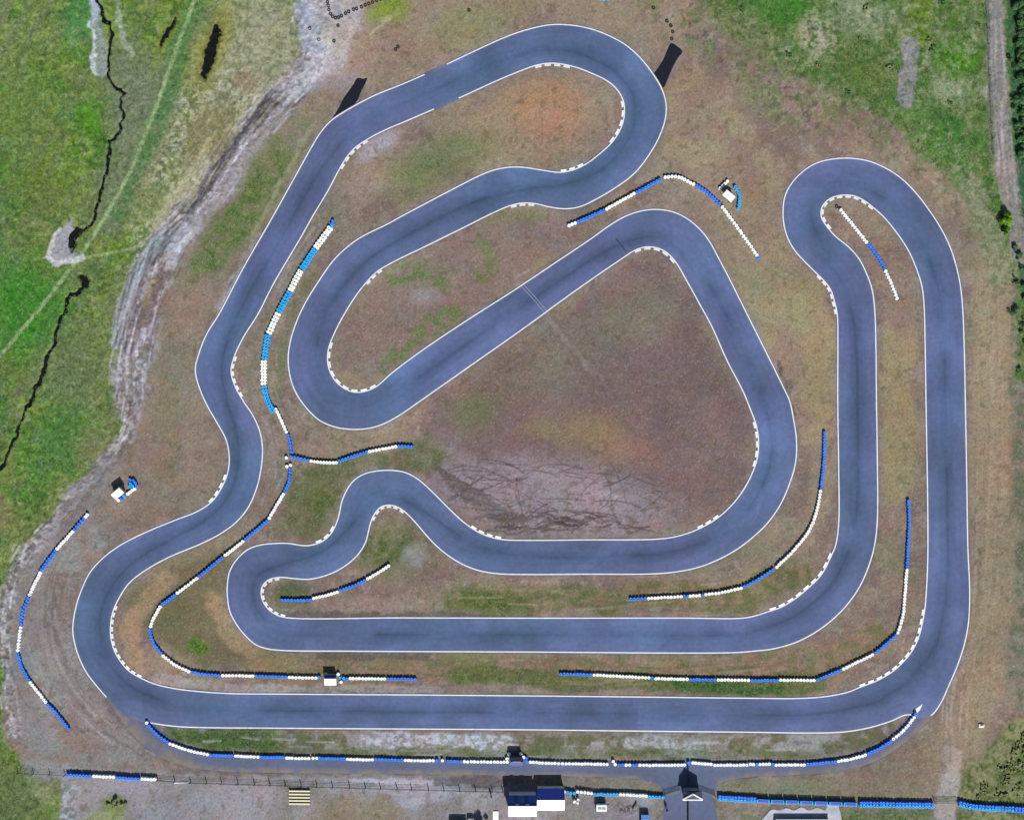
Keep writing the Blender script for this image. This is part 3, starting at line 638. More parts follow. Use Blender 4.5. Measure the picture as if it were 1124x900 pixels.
# ---- spoil heaps and rubble along the meadow edge
SP1 = [(352,-40),(350,40),(340,75),(300,118),(262,165),(225,222),(190,262),(172,300),(158,350),(146,400),(142,440)]
ST = streaks(-55, 46, 3.2, 81)
GR = mix2(S(108,102,106), S(152,146,152), sm(0.32, 0.68, ST*0.4+N3*0.6))
lay(line(SP1, 16, 18, 2), mix2(S(120,112,112), S(160,152,160), sm(0.32,0.68,N8*0.5+N3*0.5)), 0.85)
def along_strokes(path, spread, n, cols, seed, l0=20, l1=70, w0=0.5, w1=1.6, amt=0.6, jitter=2.0):
    R = random.Random(seed); A = resample(cr(path, 2), 2.0); N = normals(A)
    for _ in range(n):
        L = max(3, int(R.uniform(l0, l1)/2)); i = R.randrange(0, max(1, len(A)-L)); o = R.gauss(0, spread/2); d = R.uniform(-jitter, jitter)
        seg = A[i:i+L:3]; nn = N[i:i+L:3]
        if len(seg) < 2: continue
        t = np.linspace(0, 1, len(seg))[:, None]
        p = seg+nn*(o+d*t)
        lay(line([tuple(q) for q in p], R.uniform(w0, w1), 1.2, 0), S(*R.choice(cols)), amt*R.uniform(0.4, 1.0))
along_strokes(SP1, 20, 240, [(70,66,72),(98,90,94),(200,194,206),(186,178,190),(192,186,200),(120,104,92)], 21, 6, 50, 0.4, 1.7, 0.7)
along_strokes([(345,60),(300,110),(255,165),(220,215),(190,262)], 8, 40, [(60,56,62),(74,68,72)], 22, 20, 70, 1.0, 2.4, 0.7)
along_strokes([(300,70),(262,120),(232,165),(206,210),(182,250)], 34, 60, [(172,164,124),(158,150,112),(108,96,70),(128,112,80)], 23, 15, 60, 0.4, 1.2, 0.5)
along_strokes([(205,240),(172,266),(148,302),(135,345),(131,385)], 9, 60, [(80,78,82),(176,180,186),(160,160,166),(104,100,98)], 24, 15, 60, 0.5, 1.6, 0.35)
along_strokes([(200,255),(182,285),(166,318),(152,360),(144,410)], 14, 70, [(78,66,64),(92,80,76),(150,138,134),(130,112,104)], 25, 10, 45, 0.5, 1.6, 0.4)
lay(line([(300,130),(255,195),(215,250)], 9, 6, 1), mix2(S(152,144,150), S(128,118,112), N3), 0.7)
lay(line([(290,110),(245,180),(205,240),(168,288)], 3.2, 2.5, 1), S(66,62,66), 0.65)
lay(line([(180,255),(150,300),(132,340),(129,375)], 6, 5, 1), mix2(S(98,102,104), S(158,162,166), sm(0.35,0.65,streaks(-72, 46, 2.6, 82))), 0.9)
for k in range(7):
    o = k*2.6-8; lay(line([(200+o,240+o*0.4),(168+o,268+o*0.7),(146+o*0.9,305+o*0.4),(134+o*0.8,350),(131+o*0.7,380)], 0.8, 1.0, 0), S(74,70,76) if k % 2 else S(160,158,164), 0.28)
lay(line([(190,282),(178,305),(165,330),(158,352)], 9, 5, 1), mix2(S(90,76,72), S(120,104,98), N3), 0.85)
lay(line([(203,252),(192,275),(186,290)], 9, 5, 1), S(176,170,176), 0.6)
lay(line([(166,310),(161,335)], 5, 4, 1), S(142,128,96), 0.6)
SP2 = [(146,400),(143,440),(139,470),(120,500),(90,536),(62,570),(36,596),(18,630),(8,670),(4,720),(14,800)]
lay(line(SP2, 8, 9, 2), mix2(S(110,104,102), S(160,154,156), sm(0.35, 0.65, N3*0.7+N8*0.3)), 0.85)
along_strokes(SP2, 12, 90, [(76,70,68),(90,82,80),(206,200,206),(184,178,184),(196,190,198)], 26, 6, 26, 0.5, 1.6, 0.65)
lay(line([(120,510),(95,545),(60,590),(36,625),(28,680),(22,760),(40,815)], 20, 10, 1), mix2(S(132,124,130), S(116,104,100), N3), 0.65)
lay(line([(148,430),(147,470),(128,505),(95,545),(70,575)], 2.2, 2, 1), S(92,84,84), 0.5)
lay(poly([(332,-60),(378,-60),(395,30),(380,70),(345,98),(318,110),(300,100),(338,60)], 8), mix2(S(158,152,160), S(176,168,166), sm(0.35,0.65,N3)), 0.75)
lay(line([(334,10),(344,50)], 14, 8, 1), mix2(S(130,138,156), S(170,176,192), N3), 0.7)
lay(ell(370,40,22,18,20,0.7), S(168,152,140), 0.6)
lay(ell(375,88,30,12,-20,0.7), S(150,130,138), 0.6)
lay(poly([(70,858),(88,858),(84,905),(64,905)], 3, 1), mix2(S(176,180,184), S(112,112,110), sm(0.4,0.6,N3)), 0.8)
lay(line([(85,870),(140,862),(200,858)], 14, 8, 2), mix2(S(160,150,160), S(128,122,122), N3), 0.6)
lay(poly([(205,300),(240,292),(262,285),(245,318),(215,375),(205,400),(215,440),(245,505),(230,545),(160,570),(115,580),(130,540),(160,500),(158,430),(165,370),(185,330)], 8), mix2(S(132,116,102), S(122,112,98), sm(0.4,0.6,N25)), 0.85)
# turf wedge beside the climb to turn 4, and the brown verge below it
lay(poly([(306,126),(348,128),(335,168),(306,222),(280,262),(248,298),(206,318),(206,290),(240,232),(278,176)], 12, 2)*sm(0.22,0.5,N25*0.6+N8*0.4), mix2(S(84,106,54), S(104,110,72), sm(0.4,0.65,N8)), 0.9)
lay(line([(343,138),(322,178),(296,225),(275,262)], 2.6, 2.5, 1), S(134,134,104), 0.7)
lay(line([(285,258),(262,298),(240,336)], 3, 3, 1), S(152,146,146), 0.6)
lay(line([(180,420),(185,480),(182,520)], 14, 10, 2), S(112,108,80), 0.6)
lay(ell(170,490,22,30,0,0.7), S(132,108,96), 0.5)
lay(line([(112,588),(150,570),(120,605)], 6, 6, 1), S(96,84,80), 0.4)
# fade of worn strip right beside the tarmac
ins = np.zeros(X.shape, np.float32)
allp = [V.reshape(NT, NA, 2)[:, k] for k in range(NA)]
fx = np.linspace(0, 1, 44)
SUP = (PA[:, None, :]*(1-fx)[None, :, None]+PB[:, None, :]*fx[None, :, None]).reshape(-1, 2)
ii = np.clip(np.searchsorted(XS, SUP[:, 0]-STEP/2), 0, nx-1); jj = np.clip(np.searchsorted(YS, SUP[:, 1]-STEP/2), 0, ny-1)
ins[jj, ii] = 1
i0, i1 = np.searchsorted(XS, [60, 1060]); j0, j1 = np.searchsorted(YS, [740, 910])
sub = np.c_[X[j0:j1, i0:i1].ravel(), Y[j0:j1, i0:i1].ravel()]
pin = inside(sub, [tuple(p) for p in cr(PIT, 3, True)]).reshape(j1-j0, i1-i0)
ins[j0:j1, i0:i1] = np.maximum(ins[j0:j1, i0:i1], pin)
for RP in (RO1, RO2):
    i0, i1 = np.searchsorted(XS, [min(p[0] for p in RP)-3, max(p[0] for p in RP)+3]); j0, j1 = np.searchsorted(YS, [min(p[1] for p in RP)-3, max(p[1] for p in RP)+3])
    q = inside(np.c_[X[j0:j1, i0:i1].ravel(), Y[j0:j1, i0:i1].ravel()], RP).reshape(j1-j0, i1-i0)
    ins[j0:j1, i0:i1] = np.maximum(ins[j0:j1, i0:i1], q)
def blur(A, r, it=2):
    for _ in range(it):
        for ax in (0, 1):
            c = np.cumsum(np.concatenate([np.zeros_like(np.take(A, [0], ax)), A], ax), ax)
            n = A.shape[ax]; hi = np.minimum(np.arange(n)+r+1, n); lo = np.maximum(np.arange(n)-r, 0)
            A = (np.take(c, hi, ax)-np.take(c, lo, ax))/((hi-lo).reshape((-1, 1) if ax == 0 else (1, -1)))
    return A
near_t = np.clip(blur(ins, 3)*2.2, 0, 1); wide_t = np.clip(blur(ins, 8)*1.8, 0, 1)
lay(wide_t*(0.4+0.6*N8), S(118,108,104), 0.45)
lay(near_t*sm(0.35,0.6,N8), S(146,138,140), 0.30)
lay(near_t*sm(0.52,0.66,fbm(X,Y,14,97,3)), S(84,78,72), 0.55)
# grain of the soil, stones and dead stalks
along_strokes([(1086,330),(1088,450),(1085,600),(1078,700)], 26, 60, [(150,134,112),(112,98,82),(158,140,120)], 31, 40, 160, 0.6, 2.0, 0.3)
along_strokes([(1052,690),(1046,760),(1042,830)], 16, 40, [(160,148,138),(112,98,90)], 32, 30, 100, 0.6, 2.0, 0.35)
along_strokes([(70,590),(48,640),(46,690),(66,750),(110,800),(170,835)], 40, 60, [(96,86,82),(152,142,140),(110,98,94)], 33, 30, 120, 0.5, 1.8, 0.3)
along_strokes([(300,738),(500,740),(800,742),(900,730)], 26, 90, [(72,84,48),(150,136,112),(88,78,66),(104,116,66)], 34, 15, 60, 0.6, 1.8, 0.4)
along_strokes([(500,655),(700,655),(830,650)], 24, 60, [(72,84,48),(150,136,112),(88,78,66),(104,116,66)], 35, 15, 60, 0.6, 1.8, 0.4)
along_strokes([(200,812),(400,818),(700,820),(900,818)], 18, 110, [(66,80,46),(180,172,172),(78,70,64),(104,116,66),(160,152,150)], 36, 8, 40, 0.6, 2.0, 0.5)
along_strokes([(1089,0),(1094,80),(1100,160),(1108,230)], 12, 50, [(172,166,166),(104,100,96),(124,118,112)], 37, 20, 80, 0.6, 1.6, 0.4)
along_strokes([(852,395),(868,435),(874,470)], 5, 14, [(62,58,56),(78,70,66)], 41, 6, 18, 0.5, 1.4, 0.6, 3)
along_strokes([(1068,570),(1072,600),(1070,640)], 6, 16, [(70,64,56),(84,76,66)], 42, 5, 14, 0.4, 1.0, 0.6, 5)
along_strokes([(262,300),(240,338),(222,372),(213,400)], 6, 22, [(72,64,64),(164,154,154),(90,80,78)], 43, 8, 30, 0.5, 1.6, 0.5)
along_strokes([(306,230),(345,240),(320,285),(296,330)], 12, 20, [(84,72,68),(156,140,136)], 44, 10, 40, 0.5, 1.4, 0.4)
along_strokes([(290,455),(300,480),(303,520),(290,560)], 12, 22, [(80,72,70),(146,138,138)], 45, 8, 30, 0.5, 1.4, 0.45)
along_strokes([(308,345),(298,400),(318,450),(360,480)], 14, 26, [(66,62,54),(84,78,66),(140,126,112)], 46, 6, 24, 0.6, 1.8, 0.45)
along_strokes([(640,270),(560,325),(480,378),(420,420)], 10, 34, [(150,142,146),(96,86,80),(92,104,64)], 47, 8, 40, 0.5, 1.6, 0.45)
along_strokes([(960,160),(990,185),(1030,200),(1060,240)], 20, 34, [(84,76,68),(164,152,140)], 48, 4, 14, 0.6, 2.0, 0.5)
along_strokes([(480,240),(530,215),(600,205),(660,235)], 10, 20, [(84,92,58),(150,138,124)], 49, 6, 24, 0.6, 1.8, 0.4)
lum = (C*np.array([0.3, 0.5, 0.2], np.float32)).sum(-1, keepdims=True)
gr = sm(0.0, 0.25, (C[..., 1:2]-np.maximum(C[..., 0:1], C[..., 2:3]))/np.maximum(C[..., 1:2], 1e-3))
C[:] = C*(0.92+0.12*gr)+lum*(0.08-0.12*gr)
C[..., 2:3] *= 1.04
soil = 1-np.clip(gr[..., 0]*1.2+MEAD+TR, 0, 1)
sat = sm(0.12, 0.34, (C[..., 0]-C[..., 2])/np.maximum(C[..., 0], 1e-3))
C *= (1-(soil*(0.35+0.65*sat))[..., None]*np.array([0.02, 0.02, 0.05], np.float32))
C *= (1-(soil*(1-sat))[..., None]*np.array([0.06, 0.01, 0.0], np.float32))
m1 = fbm(X, Y, 36, 171, 4)-0.5; m2 = fbm(X, Y, 18, 172, 4)-0.5
C *= (1+soil*0.35*(fbm(X, Y, 60, 175, 3)-0.5))[..., None]; C[..., 0] *= 1+soil*(0.24*m1); C[..., 1] *= 1+soil*(0.0*m1+0.25*m2); C[..., 2] *= 1+soil*(0.05*m1+0.20*m2)
lay(soil*sm(0.66,0.74,fbm(X,Y,7,173,3))*(1-near_t), S(92,84,66), 0.45)
rough = np.clip(gr[..., 0]*0.8+MEAD+TR, 0, 1)
C *= 1+(0.26+0.28*rough)[..., None]*(N3-0.5)[..., None]
C *= 1+(0.26+0.14*rough)[..., None]*(N2-0.5)[..., None]
C *= 1+(0.18+0.08*rough)[..., None]*(_hash(X, Y, 77)-0.5)[..., None]
dark_sp = sm(0.66, 0.76, fbm(X, Y, 3.2, 133, 2)); lay(dark_sp*np.clip(gr[..., 0]+MEAD*0.4, 0, 1), S(46,64,30), 0.35)
pale_sp = sm(0.66, 0.76, fbm(X, Y, 3.0, 143, 2)); lay(pale_sp*np.clip(np.maximum(MEAD, TR)*1.0, 0, 1), S(158,166,130), 0.14)
hue = fbm(X, Y, 16, 55, 3)-0.5
C[..., 0] *= 1+0.14*hue; C[..., 2] *= 1-0.14*hue
lay(sm(0.965, 0.99, _hash(np.floor(X/1.0), np.floor(Y/1.0), 5))*(1-near_t), S(176,170,160), 0.35)
lay(sm(0.95, 0.99, _hash(np.floor(X/1.0), np.floor(Y/1.0), 9))*(1-near_t), S(64,58,50), 0.45)

# relief
Z = 0.10*(N8-0.5)+0.07*(N3-0.5)+0.03*(N2-0.5)
Z += MEAD*(0.16*(N3-0.5)+0.25*(N25-0.5))
spoil = np.maximum(line(SP1, 14, 8, 1), line(SP2, 10, 6, 1))
Z += spoil*(0.10+0.30*(N3-0.4)+0.12*(ST-0.5))
Z = Z*(1-wide_t)+(-0.005+0.03*(N8-0.5))*wide_t
DITCH1 = [(106,-60),(108,5),(114.8,24),(120.6,24),(122.2,40),(118.8,53.4),(117.4,74.7),(119.6,86.7),(129.4,94.7),(136.1,102.7),(132.9,114.8),(134.8,125.4),(130.8,144.1),(121.4,153.5),(120.1,168.1),(114.8,192.2),(108.1,213.5),(104.5,236),(97.4,246.7),(85.4,252),(77,262.7),(79,272)]
DITCH2 = [(89.4,302.7),(93.4,310.7),(85.4,320),(77.4,322.7),(70.7,337.4),(66.7,353.4),(60,372),(50.7,390.8),(45.4,409.5),(36,433.5),(28,449),(22.7,464),(12,485.4),(4,506.7),(-4,520),(-60,600)]
dm = np.maximum(line(DITCH1, 0.8, 2.0, 1), line(DITCH2, 0.8, 2.2, 1))
dm = np.maximum(dm, line([(85,252),(77,262),(79,271)], 5, 3, 1)); dm = np.maximum(dm, line([(90,304),(93,311)], 4, 3, 1))
Z -= dm*0.75
lay(dm, S(48,50,36), 0.75)
pool = np.maximum(sm(0.15, 0.75, ell(231.5,56,6.5,34,15,0.9,0)), sm(0.2, 0.8, ell(184,36,2.6,20,28,0.9,0)))
pool = pool*sm(0.25, 0.55, N3*0.6+N2*0.5+pool*0.35-0.1)
Z -= pool*0.42*(0.55+0.9*(1-N3))
lay(pool, S(34,32,16), 0.85)
Z = np.where(ins > 0, -0.08, Z)
Z = Z*(1-sm(1300, 3000, np.hypot(X-562, Y-450)))
gv = np.c_[((X-562)*PX).ravel(), ((450-Y)*PX).ravel(), Z.ravel()]
gi = np.arange(nx*ny).reshape(ny, nx)
gf = np.stack([gi[1:, :-1], gi[1:, 1:], gi[:-1, 1:], gi[:-1, :-1]], -1).reshape(-1, 4)
gm = bpy.data.meshes.new('ground'); gm.from_pydata(gv, [], gf); gm.update()
C = np.clip(C, 0.004, 0.9)
set_col(gm, C.reshape(-1, 3))
gm.polygons.foreach_set('use_smooth', np.ones(len(gm.polygons), bool))
def ground_material():
    m, nt, b = new_mat('earth_and_turf')
    tc = nt.nodes.new('ShaderNodeTexCoord'); co = tc.outputs['Object']
    a = nt.nodes.new('ShaderNodeAttribute'); a.attribute_name = 'Col'
    n2 = noise_node(nt, 2.2, 5, 0.75, co); r2 = ramp(nt, n2.outputs['Fac'], [(0.28, 0.80), (0.72, 1.20)])
    n3 = noise_node(nt, 11.0, 3, 0.7, co); r3 = ramp(nt, n3.outputs['Fac'], [(0.25, 0.7), (0.75, 1.3)])
    c = mulc(nt, a.outputs['Color'], r2.outputs['Color']); c = mulc(nt, c, r3.outputs['Color'])
    nt.links.new(c, b.inputs['Base Color']); b.inputs['Roughness'].default_value = 0.95; b.inputs['Specular IOR Level'].default_value = 0.1
    bp = nt.nodes.new('ShaderNodeBump'); bp.inputs['Strength'].default_value = 0.35; bp.inputs['Distance'].default_value = 0.06
    nt.links.new(n2.outputs['Fac'], bp.inputs['Height']); nt.links.new(bp.outputs['Normal'], b.inputs['Normal'])
    return m
struct(link('ground', gm, ground_material()))

# water in the ditch and the peat pools
def water_mat():
    m, nt, b = new_mat('peaty_water')
    tc = nt.nodes.new('ShaderNodeTexCoord'); n = noise_node(nt, 0.8, 3, 0.5, tc.outputs['Object'])
    r = ramp(nt, n.outputs['Fac'], [(0.3, (0.004, 0.005, 0.005)), (0.7, (0.010, 0.011, 0.008))]); nt.links.new(r.outputs['Color'], b.inputs['Base Color'])
    b.inputs['Roughness'].default_value = 0.08
    bp = nt.nodes.new('ShaderNodeBump'); bp.inputs['Strength'].default_value = 0.1; nt.links.new(n.outputs['Fac'], bp.inputs['Height']); nt.links.new(bp.outputs['Normal'], b.inputs['Normal'])
    return m
M['water'] = water_mat()
for D in (DITCH1, DITCH2):
    A = cr(D, 3.0); struct(ribbon('ditch_water', A, normals(A), -3.5, 3.5, -0.36, M['water']))
for cx, cy, rx, ry, rot in ((231.5,56,9,36,15),(184,36,5,24,28)):
    a = math.radians(rot); pts = []
    for t in np.linspace(0, 2*PI, 24, endpoint=False):
        u, v = rx*math.cos(t), ry*math.sin(t); pts.append(W((cx+u*math.cos(a)-v*math.sin(a), cy+u*math.sin(a)+v*math.cos(a)), -0.17))
    struct(from_arrays('bog_pool', pts[::-1], [tuple(range(24))], M['water']))

# ------------------------------------------------------------------ grass, one uncountable sheet of tufts
def grass():
    R = np.random.default_rng(4)
    n = 150000
    px = R.uniform(-40, 1165, n); py = R.uniform(-40, 940, n)
    i = np.clip(np.searchsorted(XS, px), 0, nx-1); j = np.clip(np.searchsorted(YS, py), 0, ny-1)
    col = C[j, i]; green = (col[:, 1]-np.maximum(col[:, 0], col[:, 2]))/np.maximum(col[:, 1], 1e-3)
    p = np.clip(green*3.0+0.10, 0.03, 1.0); p = np.where(dm[j, i] > 0.2, 0, p)
    keep = (R.uniform(0, 1, n) < p) & (wide_t[j, i] < 0.75) & (pool[j, i] < 0.2)
    px, py, col, z, p = px[keep], py[keep], col[keep], Z[j, i][keep], p[keep]
    n = len(px); B = 5
    hgt = (0.10+0.26*p*R.uniform(0.4, 1, n))
    vs = np.zeros((n, B, 3, 3)); 
    for b in range(B):
        a = R.uniform(0, 2*PI, n); r = R.uniform(0.02, 0.22, n)
        cx = (px-562)*PX+r*np.cos(a); cy = (450-py)*PX+r*np.sin(a)
        l = R.uniform(0.08, 0.30, n); w = R.uniform(0.025, 0.06, n)
        dx, dy = np.cos(a), np.sin(a)
        vs[:, b, 0] = np.c_[cx-dy*w, cy+dx*w, z-0.02]; vs[:, b, 1] = np.c_[cx+dy*w, cy-dx*w, z-0.02]
        vs[:, b, 2] = np.c_[cx+dx*l, cy+dy*l, z+hgt*R.uniform(0.6, 1.1, n)]
    f = np.arange(n*B*3).reshape(-1, 3)
    me = bpy.data.meshes.new('grass'); me.from_pydata(vs.reshape(-1, 3), [], f); me.update()
    k = R.uniform(0.75, 1.25, (n, B, 1)); cc = col[:, None, :]*k
    cc[..., 1] *= 1.04
    set_col(me, np.repeat(cc.reshape(-1, 3), 3, 0))
    m, nt, b = new_mat('grass_blades'); a = nt.nodes.new('ShaderNodeAttribute'); a.attribute_name = 'Col'
    nt.links.new(a.outputs['Color'], b.inputs['Base Color']); b.inputs['Roughness'].default_value = 0.8; b.inputs['Specular IOR Level'].default_value = 0.2
    struct(link('grass', me, m), 'stuff')
grass()

# ------------------------------------------------------------------ tyre walls
TR_, TH = 0.40, 0.20
def tyre_profile(R, r, n, h=TH):
    p = [(r, 0.03)]
    for i in range(n):
        z = i*h; p += [(R-0.06, z+0.004), (R-0.01, z+0.05), (R, z+h/2), (R-0.01, z+h-0.05), (R-0.06, z+h-0.004)]
    t = n*h
    p += [(R-0.13, t+0.012), (r+0.02, t-0.012), (r, t-0.05)]
    return p+([(0.0, t-0.07)] if n > 1 else [(r+0.03, t-0.1), (r, 0.03)])
STK = {}
for c in ('white', 'blue', 'light'):
    for n in (3, 4):
        me = lathe_mesh('tyre_stack', tyre_profile(TR_, 0.13, n), 14); me.materials.append(M[c+'_tyre']); STK[c, n] = me
NAMES = {'white': 'white-painted stack of tyres', 'blue': 'blue-painted stack of tyres', 'light': 'pale blue-painted stack of tyres'}
RND = random.Random(11)
def tyre_wall(label, secs, rows=1, n=3, pitch=3.5, group='blue and white tyre walls', rear=None):
    base = secs[0][1][0]
    t = thing('tyre_wall', label, 'tyre wall', base, 0, group)
    ox, oy, _ = t.location
    for c, pts in secs:
        A = cr(pts, 1.0) if len(pts) > 1 else np.array([pts[0]])
        if len(A) > 1:
            A = resample(A, pitch) if np.linalg.norm(A[-1]-A[0]) > pitch*0.8 else A[:1]
        N = normals(A) if len(A) > 1 else np.array([[0., 1.]])
        for i, p in enumerate(A):
            for k in range(rows if not (c == 'white' and rows == 2 and False) else 1):
                off = (k-(rows-1)/2)*3.1
                q = p+N[i]*off+np.array([RND.uniform(-0.22, 0.22), RND.uniform(-0.22, 0.22)])
                cc = c
                if rear and k == rows-1: cc = rear if c == 'light' else c
                if c == 'mix': cc = RND.choice(['white', 'blue', 'white', 'blue'])
                o = bpy.data.objects.new('tyre_stack', STK[cc, n]); COL.objects.link(o); o.parent = t
                x, y, _ = W(q); o.location = (x-ox, y-oy, RND.uniform(-0.02, 0.03))
                s = RND.uniform(0.88, 0.97); o.scale = (s, s, RND.uniform(0.96, 1.05))
                o.rotation_euler = (RND.uniform(-0.02, 0.02), RND.uniform(-0.02, 0.02), RND.uniform(0, 6.28))
                o['label'] = NAMES[cc]
    return t
w, b, l, x_ = 'white', 'blue', 'light', 'mix'
tyre_wall('curved blue and white tyre wall outside the first corner at the left edge of the circuit', [(w,[(96.5,564.5),(94.2,567)]),(b,[(92.5,569),(82.5,580.5)]),(w,[(80.4,583),(63.5,601.5)]),(b,[(61.5,604.5),(46.5,624.5)]),(w,[(45,628),(33.2,652)]),(b,[(31.7,656),(25.5,672),(24,684)]),(w,[(23.3,688),(20.3,713)]),(b,[(20.4,717),(25,732),(32,745)]),(w,[(34.2,748),(51,769.5)]),(b,[(53.4,772.5),(66,786),(76,799)])])
tyre_wall('long double-row pale blue and white tyre wall in the gap between the left climb and the hairpin loop', [(b,[(365.6,244.6)]),(l,[(364.4,248)]),(w,[(362.4,251),(347.5,271.5)]),(l,[(345.2,275),(332.5,294.5)]),(w,[(330,298),(319.5,318)]),(l,[(317.6,321.7),(307.2,341)]),(w,[(305.2,345),(295.8,365)]),(l,[(294,369),(290.6,393)]),(w,[(289.8,397),(289.8,421)]),(l,[(290.6,425),(294,440),(300,451)])], rows=2)
tyre_wall('short white and blue tyre wall running down to the three-way junction left of the infield', [(w,[(303,449),(309,461),(314.7,474)]),(b,[(316.8,478),(319,487),(320,496)]),(w,[(314.4,502)])])
tyre_wall('wavy blue and white tyre wall reaching from the junction towards the muddy infield', [(b,[(320,501),(338.5,504.9)]),(w,[(342,505.8),(354.7,507.5),(369.5,507.5)]),(b,[(373.2,505.6),(388,500.5),(402.5,496.2)]),(w,[(406,495),(434.5,490)]),(b,[(438,489.4),(452,490.2)])])
tyre_wall('very long tyre wall curving from the junction round the first-corner pocket to the small hut', [(w,[(315.5,511.5)]),(w,[(319,510.3)]),(b,[(318.5,515),(317.4,528),(313,538.5)]),(w,[(311.3,542),(296,568)]),(b,[(293.4,571.5),(270,591.5)]),(w,[(267,594),(247.5,609)]),(b,[(244.2,611.5),(219.5,631.8)]),(w,[(216.2,634.3),(195.5,650.2)]),(b,[(192.2,652.8),(179,662.3)]),(w,[(176.2,665.2),(168,680),(166,687)]),(b,[(165,691),(168.5,704),(177,715.8)]),(w,[(179.8,719),(193,729),(207.8,736)]),(b,[(211.5,736.9),(226,739.4),(241,740.2)]),(w,[(245,740.5),(278,740.9)]),(b,[(282,741.2),(314,742.2)]),(w,[(318,742.6),(347,743.2)])])
tyre_wall('straight white and blue tyre wall to the right of the white-roofed hut on the grass strip', [(w,[(384.5,743.6),(422.5,744.1)]),(b,[(426.5,744.2),(456,744.7)])])
tyre_wall('short curved tyre wall in the grass tongue inside the lower left double bend', [(b,[(310,658),(326,658.3),(341,658)]),(w,[(344.8,656),(357,653.2),(370.5,649)]),(b,[(374,647.2),(388,642.5),(400.5,636.8)]),(w,[(403.8,634.6),(416,627.5),(426.5,620.5)])])
tyre_wall('long curved tyre wall between the infield loop and the inner right-hand bend', [(b,[(692.5,657),(707.5,656.2)]),(w,[(711.5,656),(743.5,654.2)]),(x_,[(747.5,653.9),(770.5,652.7)]),(w,[(774.4,652),(795,649),(813,644.8)]),(b,[(816.5,643.4),(832,635),(848,624.8)]),(w,[(852,621.8),(871,603),(888.5,580),(897,556),(900,539)]),(b,[(900.8,535),(903.5,510),(904.6,475)])])
tyre_wall('tall blue then white tyre wall bending along the inside of the last corner at right', [(b,[(996.5,549.5),(997.4,568),(996,600),(995,621)]),(w,[(994.6,625),(992.2,655),(990.6,674),(985,693.5)]),(b,[(982.6,696.8),(972,706),(960.5,715.5)]),(w,[(957,718),(941,725.5),(925.5,733)]),(b,[(921.8,734.8),(897,745)])])
tyre_wall('straight blue and white tyre wall on the grass between the two bottom straights, right half', [(w,[(893,745.8),(856.5,745.4)]),(b,[(852.5,745.8),(825,745.8)]),(w,[(821,745.5),(788,745.3)]),(b,[(784,745.2),(757.5,744.8)]),(w,[(753.5,744.4),(719.5,743.8)]),(b,[(715.6,743.4)]),(w,[(711.8,743),(652,739.8)]),(b,[(648,739.6),(615.5,738.8)])])
G2 = 'tyre walls between pit straight and pit lane'
tyre_wall('curved left end of the pit wall of tyres, blue then white', [(w,[(161.7,792.2)]),(b,[(164.2,796),(173,805),(184,813)]),(w,[(187.4,815.2),(207,822.3),(228,826.8)]),(b,[(232,827.6),(255,828.2)]),(w,[(259,828.6),(275.6,829.2)])], group=G2)
tyre_wall('short white-ended blue piece of pit wall just right of its first gap', [(w,[(279.5,829.4),(283.6,829.6)]),(b,[(287.6,830),(311,829.8)]),(w,[(315,830.6),(320.8,830.8)])], group=G2)
tyre_wall('pit wall of tyres above the fence, four white and four blue stretches', [(w,[(325,831),(339,831.3)]),(w,[(344,831.2)]),(x_,[(348,830.9),(378,831.6)]),(w,[(382,832),(409,832.7)]),(b,[(413,832.3),(441,833)]),(w,[(445,833.5),(475.5,833.5)]),(b,[(479.5,833.5)]),(w,[(485.5,833.7)])], group=G2)
tyre_wall('pit wall of tyres ending at the left side of the dark hut', [(b,[(491.6,834),(506,834.7)]),(w,[(510,834.8),(557,835.2)])], group=G2)
tyre_wall('white pit wall of tyres from the dark hut rightwards to the narrow gap', [(b,[(578,834.6)]),(w,[(582,835.3),(609,836.7)]),(x_,[(613,836.8),(621,837)]),(w,[(625,837),(666,837.5)])], group=G2)
tyre_wall('pit wall of tyres running up to the divider fence by the gatehouse', [(w,[(672.8,834.8)]),(w,[(675.2,838)]),(x_,[(679.5,838.3),(702,838.4)]),(w,[(706,838.7),(751,838.3)])], group=G2)
tyre_wall('long curved right end of the pit wall of tyres reaching the white painted nose', [(b,[(755.6,836)]),(w,[(760,835.8),(780,837.8)]),(w,[(784,838.6),(819,838.4)]),(x_,[(823,837.6),(847.5,837.4)]),(w,[(851.5,838.3),(882,838.2)]),(b,[(886,837.6),(916,834.8)]),(w,[(919.7,834.3),(935,831.5),(949,827.6)]),(b,[(952.6,825.7),(965,820),(977,812.3)]),(w,[(980,809.6),(993,798.5),(1002.5,786.5)]),(b,[(1004.5,782.4)])], group=G2)
tyre_wall('diagonal blue and white tyre wall between the upper right bends, lower left of the gap', [(w,[(624.5,247.8),(631,245)]),(b,[(634.5,243.6),(662.5,231.3)]),(w,[(666,229.4),(695.5,213)]),(b,[(699,211.5),(723.8,197.7)])])
tyre_wall('arched white and blue tyre wall descending past the white shelter', [(w,[(730,194.8),(744,194.5),(761,202.6)]),(b,[(764.5,204.2),(776,212),(789.5,224)]),(w,[(792.6,227.6),(812,254),(830.2,280)]),(b,[(832,283)])])
tyre_wall('short white, blue and white tyre wall inside the top right hairpin', [(w,[(922.7,231),(950.6,266)]),(b,[(953,269),(962,281),(970,294)]),(w,[(971.6,298),(978,312),(983.8,327.5)])])
tyre_wall('tall blue and white double tyre wall beside the fence in the lower left corner', [(b,[(75.5,849),(100,850.2)]),(w,[(104,850.4),(125.5,851.4)]),(b,[(129.3,852),(153,853.4)]),(w,[(157,853.4),(170.5,854)])], rows=1, n=4)
